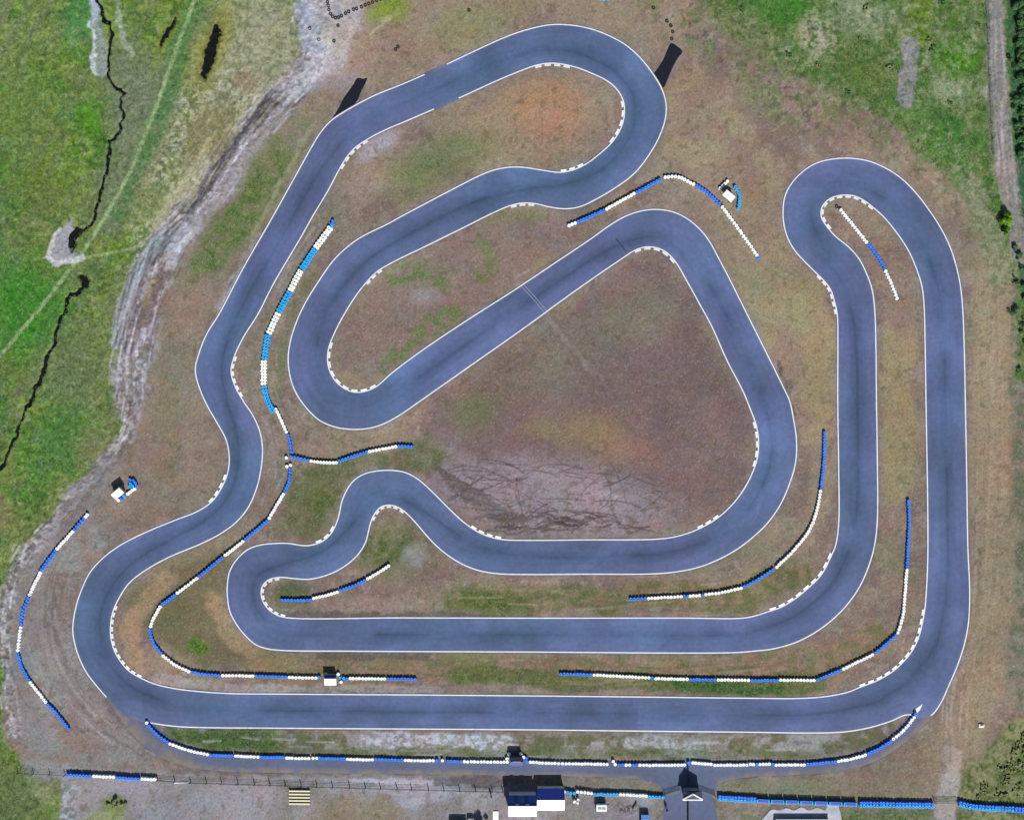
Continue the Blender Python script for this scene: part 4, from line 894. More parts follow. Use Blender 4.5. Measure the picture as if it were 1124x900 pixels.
tyre_wall('blue and white tyre wall between the pit buildings and the left gate', [(w,[(618.8,867.5)]),(l,[(622.6,868.2),(630,869)]),(w,[(634,867.4),(649,869.2)]),(l,[(653,870),(677,870.6)]),(w,[(681,870.6),(709,871.8)]),(l,[(713,873),(727,873.6)])], n=4)
G3 = 'blue tyre walls along the bottom edge'
tyre_wall('double-row pale blue tyre wall immediately right of the right gate', [(l,[(789.6,874.4),(827.5,876.8)])], rows=2, n=4, group=G3, rear='blue')
tyre_wall('double-row blue tyre wall ending at the left of the gravel track', [(l,[(944,881.2),(985,882),(1022.5,882.6)])], rows=2, n=4, group=G3, rear='blue')
tyre_wall('double-row blue tyre wall starting right of the gravel track and leaving the frame', [(l,[(1053,881),(1068,884.2),(1110,886.6)]),(b,[(1114,887),(1140,889)])], rows=2, n=4, group=G3, rear='blue')
# small groups of tyres round the huts
G4 = 'tyre clusters protecting the marshal huts'
tyre_wall('blue tyre cluster on the left flank of the white-roofed hut', [(b,[(351,742.4),(353.6,742.6)]),(w,[(357.6,739.5)])], group=G4)
tyre_wall('blue and white tyre cluster on the right flank of the white-roofed hut', [(w,[(371.8,739.4)]),(l,[(373.4,743)]),(l,[(377.6,743.6)]),(b,[(381,744.4)]),(w,[(374.6,747.6)])], group=G4)
tyre_wall('white tyre cluster curving round the left of the dark hut', [(w,[(556.6,832)]),(w,[(559,827)])], group=G4)
tyre_wall('white tyre cluster curving round the right of the dark hut', [(w,[(571.4,826.5)]),(w,[(574.6,830)]),(b,[(577.6,831.5)])], group=G4)
tyre_wall('blue and white tyre ring hugging the hut above the first corner', [(w,[(130.4,549)]),(b,[(133.8,547.4)]),(l,[(137,544.6)]),(w,[(140.8,541.6),(148,536.4)]),(b,[(150.2,533),(148,527.8),(143.6,526.4)]),(l,[(144,530.6)]),(l,[(146,533)]),(l,[(142.8,534)])], group=G4)
tyre_wall('short white tyre row upper left of the shelter beside the arched wall', [(w,[(790.3,207),(798,199.6)])], group=G4)
tyre_wall('pale blue curved tyre row to the right of the shelter', [(l,[(806.4,205.6),(811,214),(811.2,222),(809.8,229)])], rows=1, group=G4)

# blue plastic barrier blocks
proto = None
for k in range(7):
    p = (836.5+k*15.9, 877.6+k*0.55)
    lab = ['blue plastic barrier block touching the pale blue tyre wall by the right gate', 'second blue plastic barrier block from the left end of the row', 'third blue plastic barrier block, above the left corner of the white roof', 'middle one of the seven blue plastic barrier blocks', 'fifth blue plastic barrier block, above the white roof', 'sixth blue plastic barrier block, above the roof end and concrete slab', 'blue plastic barrier block touching the long blue tyre wall left of the gravel track'][k]
    t = thing('barrier_block', lab, 'plastic barrier', p, -0.034, 'blue plastic barrier blocks')
    if proto is None:
        bm = bmesh.new(); box(bm, -1.5, 1.5, -0.42, 0.42, 0, 0.5, 0.06); box(bm, -1.46, 1.46, -0.26, 0.26, 0.5, 0.9, 0.05); o1 = obj('body', bm, M['plastic_blue'], t)
        bm = bmesh.new()
        box(bm, -1.42, 1.42, -0.48, -0.36, 0.84, 0.98, 0.03); box(bm, -1.42, 1.42, 0.30, 0.40, 0.84, 0.98, 0.03)
        o2 = obj('rim', bm, M['plastic_cyan'], t)
        ends = []
        for s in (-1, 1):
            bm = bmesh.new(); box(bm, s*1.28-0.16, s*1.28+0.16, -0.44, 0.40, 0.6, 1.06, 0.06); ends.append(obj('end_post', bm, M['plastic_cyan'], t))
        proto = [o1, o2]+ends
    else:
        for o in proto:
            c = o.copy(); COL.objects.link(c); c.parent = t

# ------------------------------------------------------------------ loose tyres
TY = lathe_mesh('loose_tyre', tyre_profile(0.38, 0.19, 1, 0.22), 18); TY.materials.append(M['old_rubber'])
def loose(p, lab, group, s=1.0):
    o = bpy.data.objects.new('loose_tyre', TY); COL.objects.link(o); o.location = W(p, 0.04); o.scale = (s, s, 1)
    o.rotation_euler = (RND.uniform(-.06, .06), RND.uniform(-.06, .06), RND.uniform(0, 6))
    tag(o, lab, 'tyre', group)
for p in [(359,-6),(359.2,-1.5),(359.6,2.8),(360.4,7),(361.2,11.4),(362.8,16),(365.2,19),(368.4,20.6),(371.8,20),(375,18.2),(379.4,15.6),(383,13.6),(388.2,11.2),(391.6,10.4),(397,8.4),(401,6.6),(405,5),(409,3.4),(413.4,1.6),(418,0)]:
    loose(p, 'dark tyre lying in the curved row on pale ground at the top edge', 'dark tyres in the curved row')
for p, lab in [((340.2,32),'dark tyre lying alone on the pale rubble, farthest left'),((350.2,44),'pale grey tyre lying alone between two dark ones on the rubble'),((366.7,45.7),'dark tyre lying alone below the curved row of tyres'),((371.3,28.8),'faded tyre half sunk in the pale ground just under the curved row'),((437,52),'dark tyre lying beside another above the climb to the left-hand run-off'),((434.4,55),'smaller dark tyre touching its neighbour above the track'),((515,12),'dark tyre alone in the grass at the top centre'),((717.2,9.4),'brown dark tyre alone near the top, above a pair of tyres'),((732.2,24),'upper one of two dark tyres above the right run-off strip'),((736.4,29),'lower one of two dark tyres above the right run-off strip'),((738.4,35.6),'grey faded tyre just below a pair of dark tyres'),((737.4,43.4),'pale faded tyre at the top end of the right run-off strip'),((918.4,227.2),'black tyre lying at the upper end of the wall inside the hairpin')]:
    loose(p, lab, 'loose tyres lying on the ground')
tyre_wall('blue tyre stacks cut by the top edge of the picture', [(l,[(659,-0.6),(667,-0.4)])], group='blue and white tyre walls')

# ------------------------------------------------------------------ huts and buildings
def gable(bm_roofS, bm_roofN, L, y0, yr, y1, ze, zr, th=0.06, ov=0.15):
    for bm, ya, za, yb, zb in ((bm_roofS, y0-ov, ze-ov*(zr-ze)/(yr-y0), yr, zr), (bm_roofN, y1+ov, ze-ov*(zr-ze)/(y1-yr), yr, zr)):
        vs = [bm.verts.new(c) for c in ((-L/2-ov, ya, za), (L/2+ov, ya, za), (L/2+ov, yb, zb), (-L/2-ov, yb, zb))]
        up = [bm.verts.new((v.co.x, v.co.y, v.co.z+th)) for v in vs]
        bm.faces.new(up); bm.faces.new(vs[::-1])
        for i in range(4): bm.faces.new((vs[i], vs[(i+1) % 4], up[(i+1) % 4], up[i]))
        n = int(L/0.5)                         # standing seams
        d = Vector((0, yb-ya, zb-za)); nn = Vector((0, -(zb-za), yb-ya)).normalized()
        if nn.z < 0: nn = -nn
        for k in range(n+1):
            x = -L/2+k*L/n; a = Vector((x, ya, za+th))+d*0.01+nn*0.012; bb = Vector((x, yb, zb+th))-d*0.01+nn*0.012
            bar(bm, a, bb, 0.022, 4)
def shed(name, label, cat, p, rot, L, D, ze, zr, ridge, wall, roofS, roofN, group=None, door=True, wins=1, vents=0):
    t = thing(name, label, cat, p, rot, group)
    y0, y1 = -D/2, D/2; yr = y0+ridge*D
    bm = bmesh.new()
    prof = [(y0, 0), (y1, 0), (y1, ze-0.02), (yr, zr-0.02), (y0, ze-0.02)]
    a = [bm.verts.new((-L/2, y, z)) for y, z in prof]; c = [bm.verts.new((L/2, y, z)) for y, z in prof]
    bm.faces.new(a); bm.faces.new(c[::-1])
    for i in range(5): bm.faces.new((a[i], a[(i+1) % 5], c[(i+1) % 5], c[i]))
    obj('wall', bm, M[wall], t)
    b1, b2 = bmesh.new(), bmesh.new(); gable(b1, b2, L, y0, yr, y1, ze, zr)
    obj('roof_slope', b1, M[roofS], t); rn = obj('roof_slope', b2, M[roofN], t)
    bm = bmesh.new(); bar(bm, (-L/2-0.15, yr, zr+0.065), (L/2+0.15, yr, zr+0.065), 0.06, 8); obj('ridge_cap', bm, M[roofN], t)
    if door:
        bm = bmesh.new(); dh = min(2.0, ze-0.15); box(bm, -0.42, 0.42, y0-0.05, y0+0.02, 0.03, dh, 0.01); d = obj('door', bm, M['wall_grey'], t); d.location.x = -L*0.22
        bm = bmesh.new(); box(bm, 0.27, 0.35, y0-0.10, y0-0.052, dh*0.48, dh*0.53, 0.01); obj('handle', bm, M['galv'], d)
    for k in range(wins):
        xx = L*0.22-k*0.4*L if wins == 1 else -L*0.05+L*0.42*k/max(1, wins-1)
        ww = min(0.5, L*0.12+0.15)
        bm = bmesh.new(); box(bm, xx-ww, xx+ww, y0-0.03, y0+0.02, ze*0.45, ze*0.82, 0.01); wn = obj('window', bm, M['white_trim'], t)
        bm = bmesh.new(); box(bm, xx-ww+0.06, xx+ww-0.06, y0-0.045, y0-0.031, ze*0.45+0.06, ze*0.82-0.06); obj('pane', bm, M['glass'], wn)
    sl = (zr-ze)/(y1-yr)
    for k in range(vents):
        bm = bmesh.new(); yy = yr+0.28; zz = zr-sl*0.28
        box(bm, -0.42, 0.42, yy-0.2, yy+0.2, zz-0.05, zz+0.28, 0.02); v = obj('roof_vent', bm, M['dark_steel'], t); v.location.x = -L*0.2+k*L*0.38
    for s in (-1, 1):
        bm = bmesh.new(); bar(bm, (s*(L/2-0.08), y0-0.09, 0.03), (s*(L/2-0.08), y0-0.09, ze-0.14), 0.035, 8)
        obj('downpipe', bm, M['galv'], t)
    return t
def ctr(x0, x1, y0, y1): return ((x0+x1)/2, (y0+y1)/2)
shed('pit_building', 'taller pit building with a white roof, shaded slope coloured blue, and two dark roof vents', 'building', ctr(558.4,588.5,868,890), 0, 5.9, 4.3, 3.2, 4.5, 0.61, 'wall_white', 'white_roof', 'shade_blue_roof', 'pit buildings', True, 2, 2)
shed('pit_building', 'lower pit building with a white roof, shaded slope coloured navy, without roof vents', 'building', ctr(589.6,618.8,861.5,885.4), 0, 5.7, 4.5, 2.2, 3.0, 0.54, 'wall_white', 'white_roof', 'navy_and_shade_roof', 'pit buildings', True, 2, 0)
shed('marshal_hut', 'white-roofed marshal hut set into the tyre wall on the bottom grass strip', 'hut', ctr(357.6,370,739.2,749.7), 0, 2.3, 2.0, 1.5, 1.95, 0.72, 'wall_white', 'white_roof', 'shade_blue_roof', 'marshal huts', True, 1)  # north slope's blue is painted shade, as on the taller pit building
shed('marshal_hut', 'dark blue marshal hut with a white ridge set into the pit wall', 'hut', ctr(560.5,573.5,829,836.6), 0, 2.5, 1.5, 1.9, 2.25, 0.55, 'wall_blue', 'navy_and_shade_roof', 'slate', 'marshal huts', True, 1)
r = math.atan2(542-534.6, 134.5-125.3)
shed('marshal_hut', 'tilted white-roofed marshal hut ringed by tyres above the first corner', 'hut', (131.6,540.6), r, 2.1, 1.5, 1.7, 2.15, 0.85, 'wall_white', 'white_roof', 'white_roof', 'marshal huts', True, 1)
bm = bmesh.new(); box(bm, -0.9, 0.9, -0.06, 0.06, 2.30, 2.36, 0.01); o = obj('ridge_board', bm, M['white_trim'], [q for q in bpy.data.objects if q.get('label', '').startswith('dark blue marshal hut')][0]); o.location.y = 0.08
# open shelter by the arched wall
r = math.atan2(-(218.8-210.6), 805.9-796.3)
t = thing('marshal_shelter', 'open white-roofed marshal shelter on posts between the arched wall and pale blue tyres', 'shelter', (798.3,217.2), r, 'marshal huts')
bm = bmesh.new(); box(bm, -1.25, 1.25, -0.8, 0.8, 2.0, 2.08, 0.02); obj('roof', bm, M['white_roof'], t)
bm = bmesh.new(); box(bm, -0.75, 0.75, -0.86, -0.80, 1.9, 2.06, 0.01); obj('fascia', bm, M['dark_steel'], t)
for sx in (-1, 1):
    for sy in (-1, 1):
        bm = bmesh.new(); bar(bm, (sx*1.1, sy*0.66, 0), (sx*1.1, sy*0.66, 2.0), 0.05, 8); obj('post', bm, M['galv'], t)
bm = bmesh.new(); box(bm, -1.05, 1.05, 0.64, 0.70, 0.1, 1.95, 0.005); obj('back_panel', bm, M['wall_grey'], t)
bm = bmesh.new(); box(bm, -0.9, 0.9, 0.2, 0.55, 0.42, 0.47, 0.01); obj('bench', bm, M['timber'], t)
# bottom building under the concrete apron
shed('storage_building', 'wide white-roofed building cut by the bottom edge on pale concrete', 'building', (880,913), 0, 11.6, 6.0, 1.0, 1.6, 0.5, 'wall_grey', 'white_roof', 'white_roof', None, True, 2)
def conc(P): 
    Cc = np.tile(S(176, 178, 186), (len(P), 1)); Cc *= (0.7+0.5*fbm(P[:, 0], P[:, 1], 7, 8, 4))[:, None]; return Cc
sheet('concrete_apron', [(834,903),(841,894),(847,888),(856,889),(863,886.5),(872,889),(879,885.5),(888,889),(897,886),(906,889),(908,884.5),(920,885),(922,890),(924,903),(924,930),(834,930)], 0.07, M['asphalt'], 2.0, conc)
# gatehouse in the middle of the pit entrance
t = thing('gatehouse', 'small slate-roofed gatehouse with white hips at the pit entrance', 'gatehouse', (758.5,868.2), 0)
bm = bmesh.new(); box(bm, -1.75, 1.75, -0.85, 0.85, 0, 2.4); obj('wall', bm, M['wall_grey'], t)
bm = bmesh.new(); A0 = [(-2.1,-0.95,2.4),(2.1,-0.95,2.4),(2.0,0.95,2.4),(-2.0,0.95,2.4)]; ap = (-0.2,0.75,4.1)
vs = [bm.verts.new(c) for c in A0]; va = bm.verts.new(ap); bm.faces.new(vs[::-1])
for i in range(4): bm.faces.new((vs[i], vs[(i+1) % 4], va))
rf = obj('roof', bm, M['slate'], t)
bm = bmesh.new()
for i in (0, 1): bar(bm, (A0[i][0], A0[i][1], A0[i][2]+0.03), (ap[0], ap[1], ap[2]+0.03), 0.16, 6)
obj('hip_trim', bm, M['white_trim'], rf)
bm = bmesh.new(); box(bm, -2.2, 2.2, -1.22, -0.96, 2.25, 2.5, 0.02); obj('fascia', bm, M['white_trim'], t)
bm = bmesh.new(); box(bm, -0.45, 0.45, -0.9, -0.852, 0.05, 2.05, 0.01); d = obj('door', bm, M['wall_blue'], t)
bm = bmesh.new(); box(bm, 0.3, 0.38, -0.95, -0.902, 0.98, 1.06, 0.01); obj('handle', bm, M['galv'], d)
for s in (-1, 1):
    bm = bmesh.new(); box(bm, s*1.78-0.03, s*1.78+0.03, -0.5, 0.5, 1.1, 1.9, 0.005); wn = obj('window', bm, M['white_trim'], t)
    bm = bmesh.new(); box(bm, s*1.815-0.005, s*1.815+0.005, -0.44, 0.44, 1.16, 1.84); obj('pane', bm, M['glass'], wn)
# bar gates either side
def gate(label, p, q):
    t = thing('gate', label, 'gate', p, math.atan2(-(q[1]-p[1]), q[0]-p[0]), 'pit entrance gates'); L = math.hypot(q[0]-p[0], q[1]-p[1])*PX
    bm = bmesh.new()
    for x in (0.05, L-0.05): bar(bm, (x, 0, 0.12), (x, 0, 1.15), 0.03, 8)
    for z in (0.14, 1.13): bar(bm, (0.05, 0, z), (L-0.05, 0, z), 0.03, 8)
    bar(bm, (0.05, 0, 0.14), (L-0.05, 0, 1.13), 0.022, 6)
    obj('gate_frame', bm, M['galv'], t)
    bm = bmesh.new()
    for z in np.linspace(0.3, 1.0, 5): bar(bm, (0.05, 0, z), (L-0.05, 0, z), 0.018, 6)
    for x in np.linspace(0.3, L-0.3, 14): bar(bm, (x, 0, 0.14), (x, 0, 1.13), 0.012, 5)
    obj('gate_mesh', bm, M['galv'], t)
    bm = bmesh.new(); bar(bm, (0, 0, 0), (0, 0, 1.4), 0.06, 8); obj('gate_post', bm, M['dark_steel'], t)
gate('left barred gate between the tyre wall and the gatehouse', (729.6,872), (746.4,866.8))
gate('right barred gate between the gatehouse and the blue tyre wall', (785,873), (768.8,866.8))
gate('wide barred gate across the pale gravel track at the bottom right', (1025.5,880), (1050.5,879.5))
# divider fence on the pit road
def fence(label, pts, h, wires, posts=None, mat='timber', pr=0.055, group=None, panel=0):
    base = pts[0]; t = thing('fence', label, 'fence', base, 0, group); ox, oy, _ = t.location
    A = np.array(pts, float)
    P = posts if posts is not None else [tuple(p) for p in resample(A, 17)]
    for p in P:
        x, y, _ = W(p); bm = bmesh.new(); bar(bm, (x-ox, y-oy, -0.1), (x-ox+RND.uniform(-.05,.05), y-oy+RND.uniform(-.05,.05), h+0.1), pr, 8); obj('post', bm, M[mat], t)
    bm = bmesh.new()
    for a, c in zip(P[:-1], P[1:]):
        for z in wires:
            xa, ya, _ = W(a); xc, yc, _ = W(c); bar(bm, (xa-ox, ya-oy, z), (xc-ox, yc-oy, z-0.02), panel or 0.012, 5)
    obj('rail' if panel else 'wire', bm, M[mat if panel else 'galv'], t)
    return t
fence('dark rail fence dividing the pit road above and below the gatehouse', [(755,840),(755.2,900),(755.2,925)], 0.8, (0.25, 0.5, 0.78), [(755.2,840),(755.2,849),(755.2,858)], 'dark_steel', 0.05, 'pit road divider', 0.05)
fence('dark rail fence down the middle of the pit road below the gatehouse', [(755.2,876),(755.2,925)], 0.8, (0.25, 0.5, 0.78), [(755.2,876),(755.2,888),(755.2,900),(755.2,912),(755.2,925)], 'dark_steel', 0.05, 'pit road divider', 0.05)
px_ = [(173.5,855.4),(192,857),(209.5,858),(226.9,858.4),(243.4,859),(261.5,859.6),(279.4,860.2),(296.5,860.6),(313.4,861.2),(330.8,861.8),(348,862.4),(365.2,863),(384.1,863.6),(401.4,864),(418,864.5),(436.1,865),(452.1,865.4),(470.3,865.9),(487.4,866.4),(504.7,866.9),(522.3,867.3),(540.2,867.8),(552,868)]
fence('long dark post-and-wire fence between the pit lane and the paddock', px_, 1.15, (0.3, 0.6, 0.9), px_, 'dark_steel', 0.10, 'paddock fences', 0.03)
fence('short post-and-wire fence left of the tall tyre wall in the lower left corner', [(20,847),(72,849.5)], 1.15, (0.3, 0.6, 0.9), [(20,847.5),(37,848.4),(54.7,849),(72,850)], 'dark_steel', 0.08, 'paddock fences', 0.02)
fence('old field fence of thin posts along the left of the gravel path at upper right', [(1082,-20),(1090,170)], 1.1, (0.35, 0.7, 1.0), None, 'timber', 0.06)
# bench rows
t = thing('bleachers', 'five pale yellow timber bench rows of a small spectator stand beside the fence', 'bleachers', (329,873.6), -0.01)
for k in range(5):
    y = -1.55+k*0.70; z = 0.45
    bm = bmesh.new(); box(bm, -2.3, 2.3, y-0.17, y+0.17, z, z+0.06, 0.01); obj('seat_plank', bm, M['pale_timber'], t)
for xx in (-2.0, 0, 2.0):
    bm = bmesh.new(); box(bm, xx-0.04, xx+0.04, -1.8, 1.5, 0.34, 0.445)
    for y in (-1.6, 1.3): box(bm, xx-0.05, xx+0.05, y-0.05, y+0.05, 0, 0.34)
    obj('frame', bm, M['dark_steel'], t)
bm = bmesh.new(); box(bm, -2.25, 2.25, -1.8, 1.55, 0.05, 0.09, 0.01); obj('shade_mat', bm, M['rubber'], t)  # black sheet standing in for the shadow between the seat planks
# small paddock objects
t = thing('trailer', 'small white box trailer standing alone on the paddock gravel', 'trailer', (659.8,884.6), 0)
bm = bmesh.new(); box(bm, -1.15, 1.15, -0.72, 0.72, 0.35, 1.35, 0.05); obj('body', bm, M['white_roof'], t)
bm = bmesh.new(); box(bm, -0.75, 0.0, -0.25, 0.25, 1.352, 1.38, 0.01); box(bm, 0.15, 0.85, -0.3, 0.3, 1.352, 1.37, 0.01); obj('hatch', bm, M['wall_grey'], t)
bm = bmesh.new(); box(bm, -1.1, 1.1, -1.1, -0.76, 0.3, 0.42, 0.02); bar(bm, (1.15, 0, 0.4), (1.9, 0, 0.42), 0.04); obj('drawbar', bm, M['dark_steel'], t)
for s in (-1, 1):
    wh = lathe_mesh('wheel', tyre_profile(0.28, 0.1, 1, 0.18), 16); o = link('wheel', wh, M['rubber'], t); o.location = (s*0.0, s*0.76-0.0, 0.29); o.rotation_euler = (PI/2*(1 if s < 0 else -1), 0, 0)
t = thing('skip', 'blue skip with a paler lid at the bottom edge beside the pit road', 'skip', (708,900), 0)
bm = bmesh.new(); r4 = [(-0.95,-1.6),(0.95,-1.6),(0.95,1.6),(-0.95,1.6)]
lo = [bm.verts.new((x*0.85, y*0.75, 0.05)) for x, y in r4]; hi = [bm.verts.new((x, y, 1.2)) for x, y in r4]; bm.faces.new(lo[::-1]); bm.faces.new(hi)
for i in range(4): bm.faces.new((lo[i], lo[(i+1) % 4], hi[(i+1) % 4], hi[i]))
obj('hopper', bm, M['skip'], t)
bm = bmesh.new(); box(bm, -0.62, 0.78, -1.4, 0.75, 1.203, 1.26, 0.02); obj('lid', bm, M['skip_lid'], t)
bm = bmesh.new()
for s in (-1, 1): bar(bm, (s*1.0, -0.4, 0.6), (s*1.0, 0.4, 0.6), 0.05)
obj('lifting_lug', bm, M['dark_steel'], t)
def slab(name, label, cat, p, lx, ly, z0, h, mat, rot=0, bev=0.02, group=None):
    bm = bmesh.new(); box(bm, -lx/2, lx/2, -ly/2, ly/2, z0, z0+h, bev)
    for k in range(3): box(bm, -lx/2+lx*(k+0.5)/3-0.03, -lx/2+lx*(k+0.5)/3+0.03, -ly/2+0.04, ly/2-0.04, z0+h+0.002, z0+h+0.02)
    o = obj(name, bm, M[mat]); o.location = W(p); o.rotation_euler.z = rot; return tag(o, label, cat, group)
slab('board', 'upright white board lying flat near the bottom edge left of the pit building', 'board', (544,894.6), 1.25, 1.9, 0.05, 0.12, 'white_roof')
slab('plank', 'long white plank lying under the fence right of the tall tyre wall', 'plank', (199,858.6), 3.2, 0.28, 0.03, 0.08, 'white_roof', 0.02)
slab('cabinet', 'small white cabinet beside the dark shed shadow at the bottom edge', 'cabinet', (517,900.4), 1.3, 1.3, 0.0, 1.1, 'white_roof', 0, 0.04)
slab('slab', 'pale concrete slab in front of the blue plastic barrier at the apron corner', 'slab', (914,883.8), 2.6, 0.8, 0.02, 0.14, 'concrete')
shed('shed', 'dark shed at the bottom edge whose black shadow shows beside the white cabinet', 'shed', (505,909.5), 0, 3.4, 2.2, 1.9, 2.3, 0.5, 'wall_grey', 'slate', 'slate', None, True, 1)
def drum(p, label, s=1.0):
    me = lathe_mesh('drum', [(0.0,0.0),(0.28,0.0),(0.30,0.03),(0.29,0.28),(0.31,0.3),(0.29,0.33),(0.29,0.58),(0.31,0.6),(0.29,0.63),(0.29,0.85),(0.30,0.88),(0.27,0.88),(0.26,0.86),(0.0,0.86)], 20); me.materials.append(M['white_roof'])
    o = bpy.data.objects.new('drum', me); COL.objects.link(o); o.location = W(p); o.scale = (s, s, s); tag(o, label, 'drum', 'white drums by the pit building')
drum((630.6,878.4), 'larger white drum beside the right end of the lower pit building', 1.25); drum((634.4,876.4), 'smaller white drum just under the blue tyre wall'); drum((634,880.4), 'lowest of the three white drums right of the pit building', 0.85)
def rock(p, s, lab):
    bm = bmesh.new(); bmesh.ops.create_icosphere(bm, subdivisions=3, radius=1)
    for v in bm.verts:
        n = v.co.normalized(); k = 1+0.22*math.sin(3*n.x+1.3)*math.cos(4*n.y)+0.12*math.sin(7*n.z+2*n.x); v.co = Vector((n.x*0.62*k, n.y*0.42*k, max(-0.1, n.z*0.35*k)))*s
    o = obj('boulder', bm, M['rock'], None, False); o.location = W(p, 0.05); tag(o, lab, 'boulder')
rock((1077,796), 1.15, 'white boulder alone on the bare earth below the right-hand bend')
# dead branches heap
t = thing('brushwood', 'small heap of dead branches on the paddock gravel left of the skip', 'branches', (688,887), 0)
for k in range(16):
    bm = bmesh.new(); a = RND.uniform(0, PI); c = Vector((RND.uniform(-1.6, 1.6), RND.uniform(-1.0, 1.0), 0.08)); L = RND.uniform(0.5, 1.2)
    d = Vector((math.cos(a), math.sin(a), RND.uniform(0, 0.25)))*L; bar(bm, c-d*0.5+Vector((0,0,0.1)), c+d*0.5+Vector((0,0,0.1)), 0.035, 6); bar(bm, c+Vector((0,0,0.1)), c+Vector((d.y*0.4, -d.x*0.4, 0.25)), 0.02, 5)
    obj('branch', bm, M['bark'], t)
t = thing('log', 'dark log lying aslant on the paddock gravel', 'log', (696.4,883), 0)
bm = bmesh.new(); bar(bm, (-0.4, -0.7, 0.16), (0.4, 0.7, 0.17), 0.16, 10); obj('trunk', bm, M['rubber'], t)
bm = bmesh.new(); bar(bm, (0.1, 0.2, 0.25), (0.35, 0.1, 0.5), 0.05, 6); obj('branch_stub', bm, M['bark'], t)

# ------------------------------------------------------------------ people
def skin_mesh(name, verts, edges, radii, mat, parent, root=0):
    me = bpy.data.meshes.new(name); me.from_pydata(verts, edges, []); me.update()
    o = link(name, me, mat, parent)
    m = o.modifiers.new('skin', 'SKIN'); m.use_smooth_shade = True
    for i, r in enumerate(radii): me.skin_vertices[0].data[i].radius = (r, r)
    me.skin_vertices[0].data[root].use_root = True
    s = o.modifiers.new('sub', 'SUBSURF'); s.levels = 2; s.render_levels = 2
    return o
def person(label, p, rot, top, legs):
    t = thing('person', label, 'person', p, rot)
    v = [(0,0,0.95),(0,0.01,1.15),(0,0,1.40),(0,-0.01,1.52),(0,-0.02,1.63),(0,-0.02,1.73)]; r = [0.15,0.135,0.15,0.06,0.095,0.075]; e = [(0,1),(1,2),(2,3),(3,4),(4,5)]
    for s in (-1, 1):
        i = len(v); v += [(s*0.10,0,0.88),(s*0.11,-0.02,0.50),(s*0.12,0.03,0.09),(s*0.13,-0.13,0.045)]; r += [0.095,0.062,0.042,0.036]; e += [(0,i),(i,i+1),(i+1,i+2),(i+2,i+3)]
        j = len(v); v += [(s*0.20,0,1.42),(s*0.27,0.02,1.14),(s*0.26,-0.10,0.92),(s*0.26,-0.14,0.84)]; r += [0.062,0.045,0.033,0.034]; e += [(2,j),(j,j+1),(j+1,j+2),(j+2,j+3)]
        for k, (fx, fl) in enumerate(((-0.030,0.075),(-0.010,0.09),(0.010,0.085),(0.028,0.065))):
            q = len(v); v += [(s*0.26+fx,-0.155,0.80),(s*0.26+fx,-0.165,0.80-fl)]; r += [0.010,0.008]; e += [(j+3,q),(q,q+1)]
        q = len(v); v += [(s*0.225,-0.17,0.84),(s*0.215,-0.19,0.79)]; r += [0.011,0.009]; e += [(j+3,q),(q,q+1)]
    skin_mesh('body', v, e, r, M['skin'], t)
    v = [(0,0,0.98),(0,0.01,1.15),(0,0,1.40),(0,-0.005,1.47)]; r = [0.165,0.155,0.17,0.09]; e = [(0,1),(1,2),(2,3)]
    for s in (-1, 1):
        j = len(v); v += [(s*0.20,0,1.42),(s*0.26,0.015,1.18)]; r += [0.078,0.062]; e += [(2,j),(j,j+1)]
    skin_mesh('shirt', v, e, r, M[top], t)
    v = [(0,0,0.96)]; r = [0.165]; e = []
    for s in (-1, 1):
        i = len(v); v += [(s*0.10,0,0.86),(s*0.11,-0.02,0.50),(s*0.12,0.03,0.10)]; r += [0.108,0.078,0.060]; e += [(0,i),(i,i+1),(i+1,i+2)]
    skin_mesh('trousers', v, e, r, M[legs], t)
    bm = bmesh.new(); bmesh.ops.create_uvsphere(bm, u_segments=14, v_segments=10, radius=0.115)
    bmesh.ops.delete(bm, geom=[q for q in bm.verts if q.co.z < -0.02 and q.co.y < 0.03], context='VERTS')
    o = obj('hair', bm, M['hair'], t, True); o.location = (0, 0.005, 1.70)
    for s in (-1, 1):
        bm = bmesh.new(); box(bm, -0.05, 0.05, -0.2, 0.09, 0.0, 0.09, 0.03); o = obj('shoe', bm, M['cloth_dark'], t); o.location.x = s*0.125
person('person in dark clothes standing beside the pit road below the left gate', (731.6,887.2), 0.4, 'cloth_dark', 'cloth_dark')
person('person in a white shirt standing just below the long paddock fence', (539.4,873.4), -0.6, 'shirt_white', 'cloth_dark')

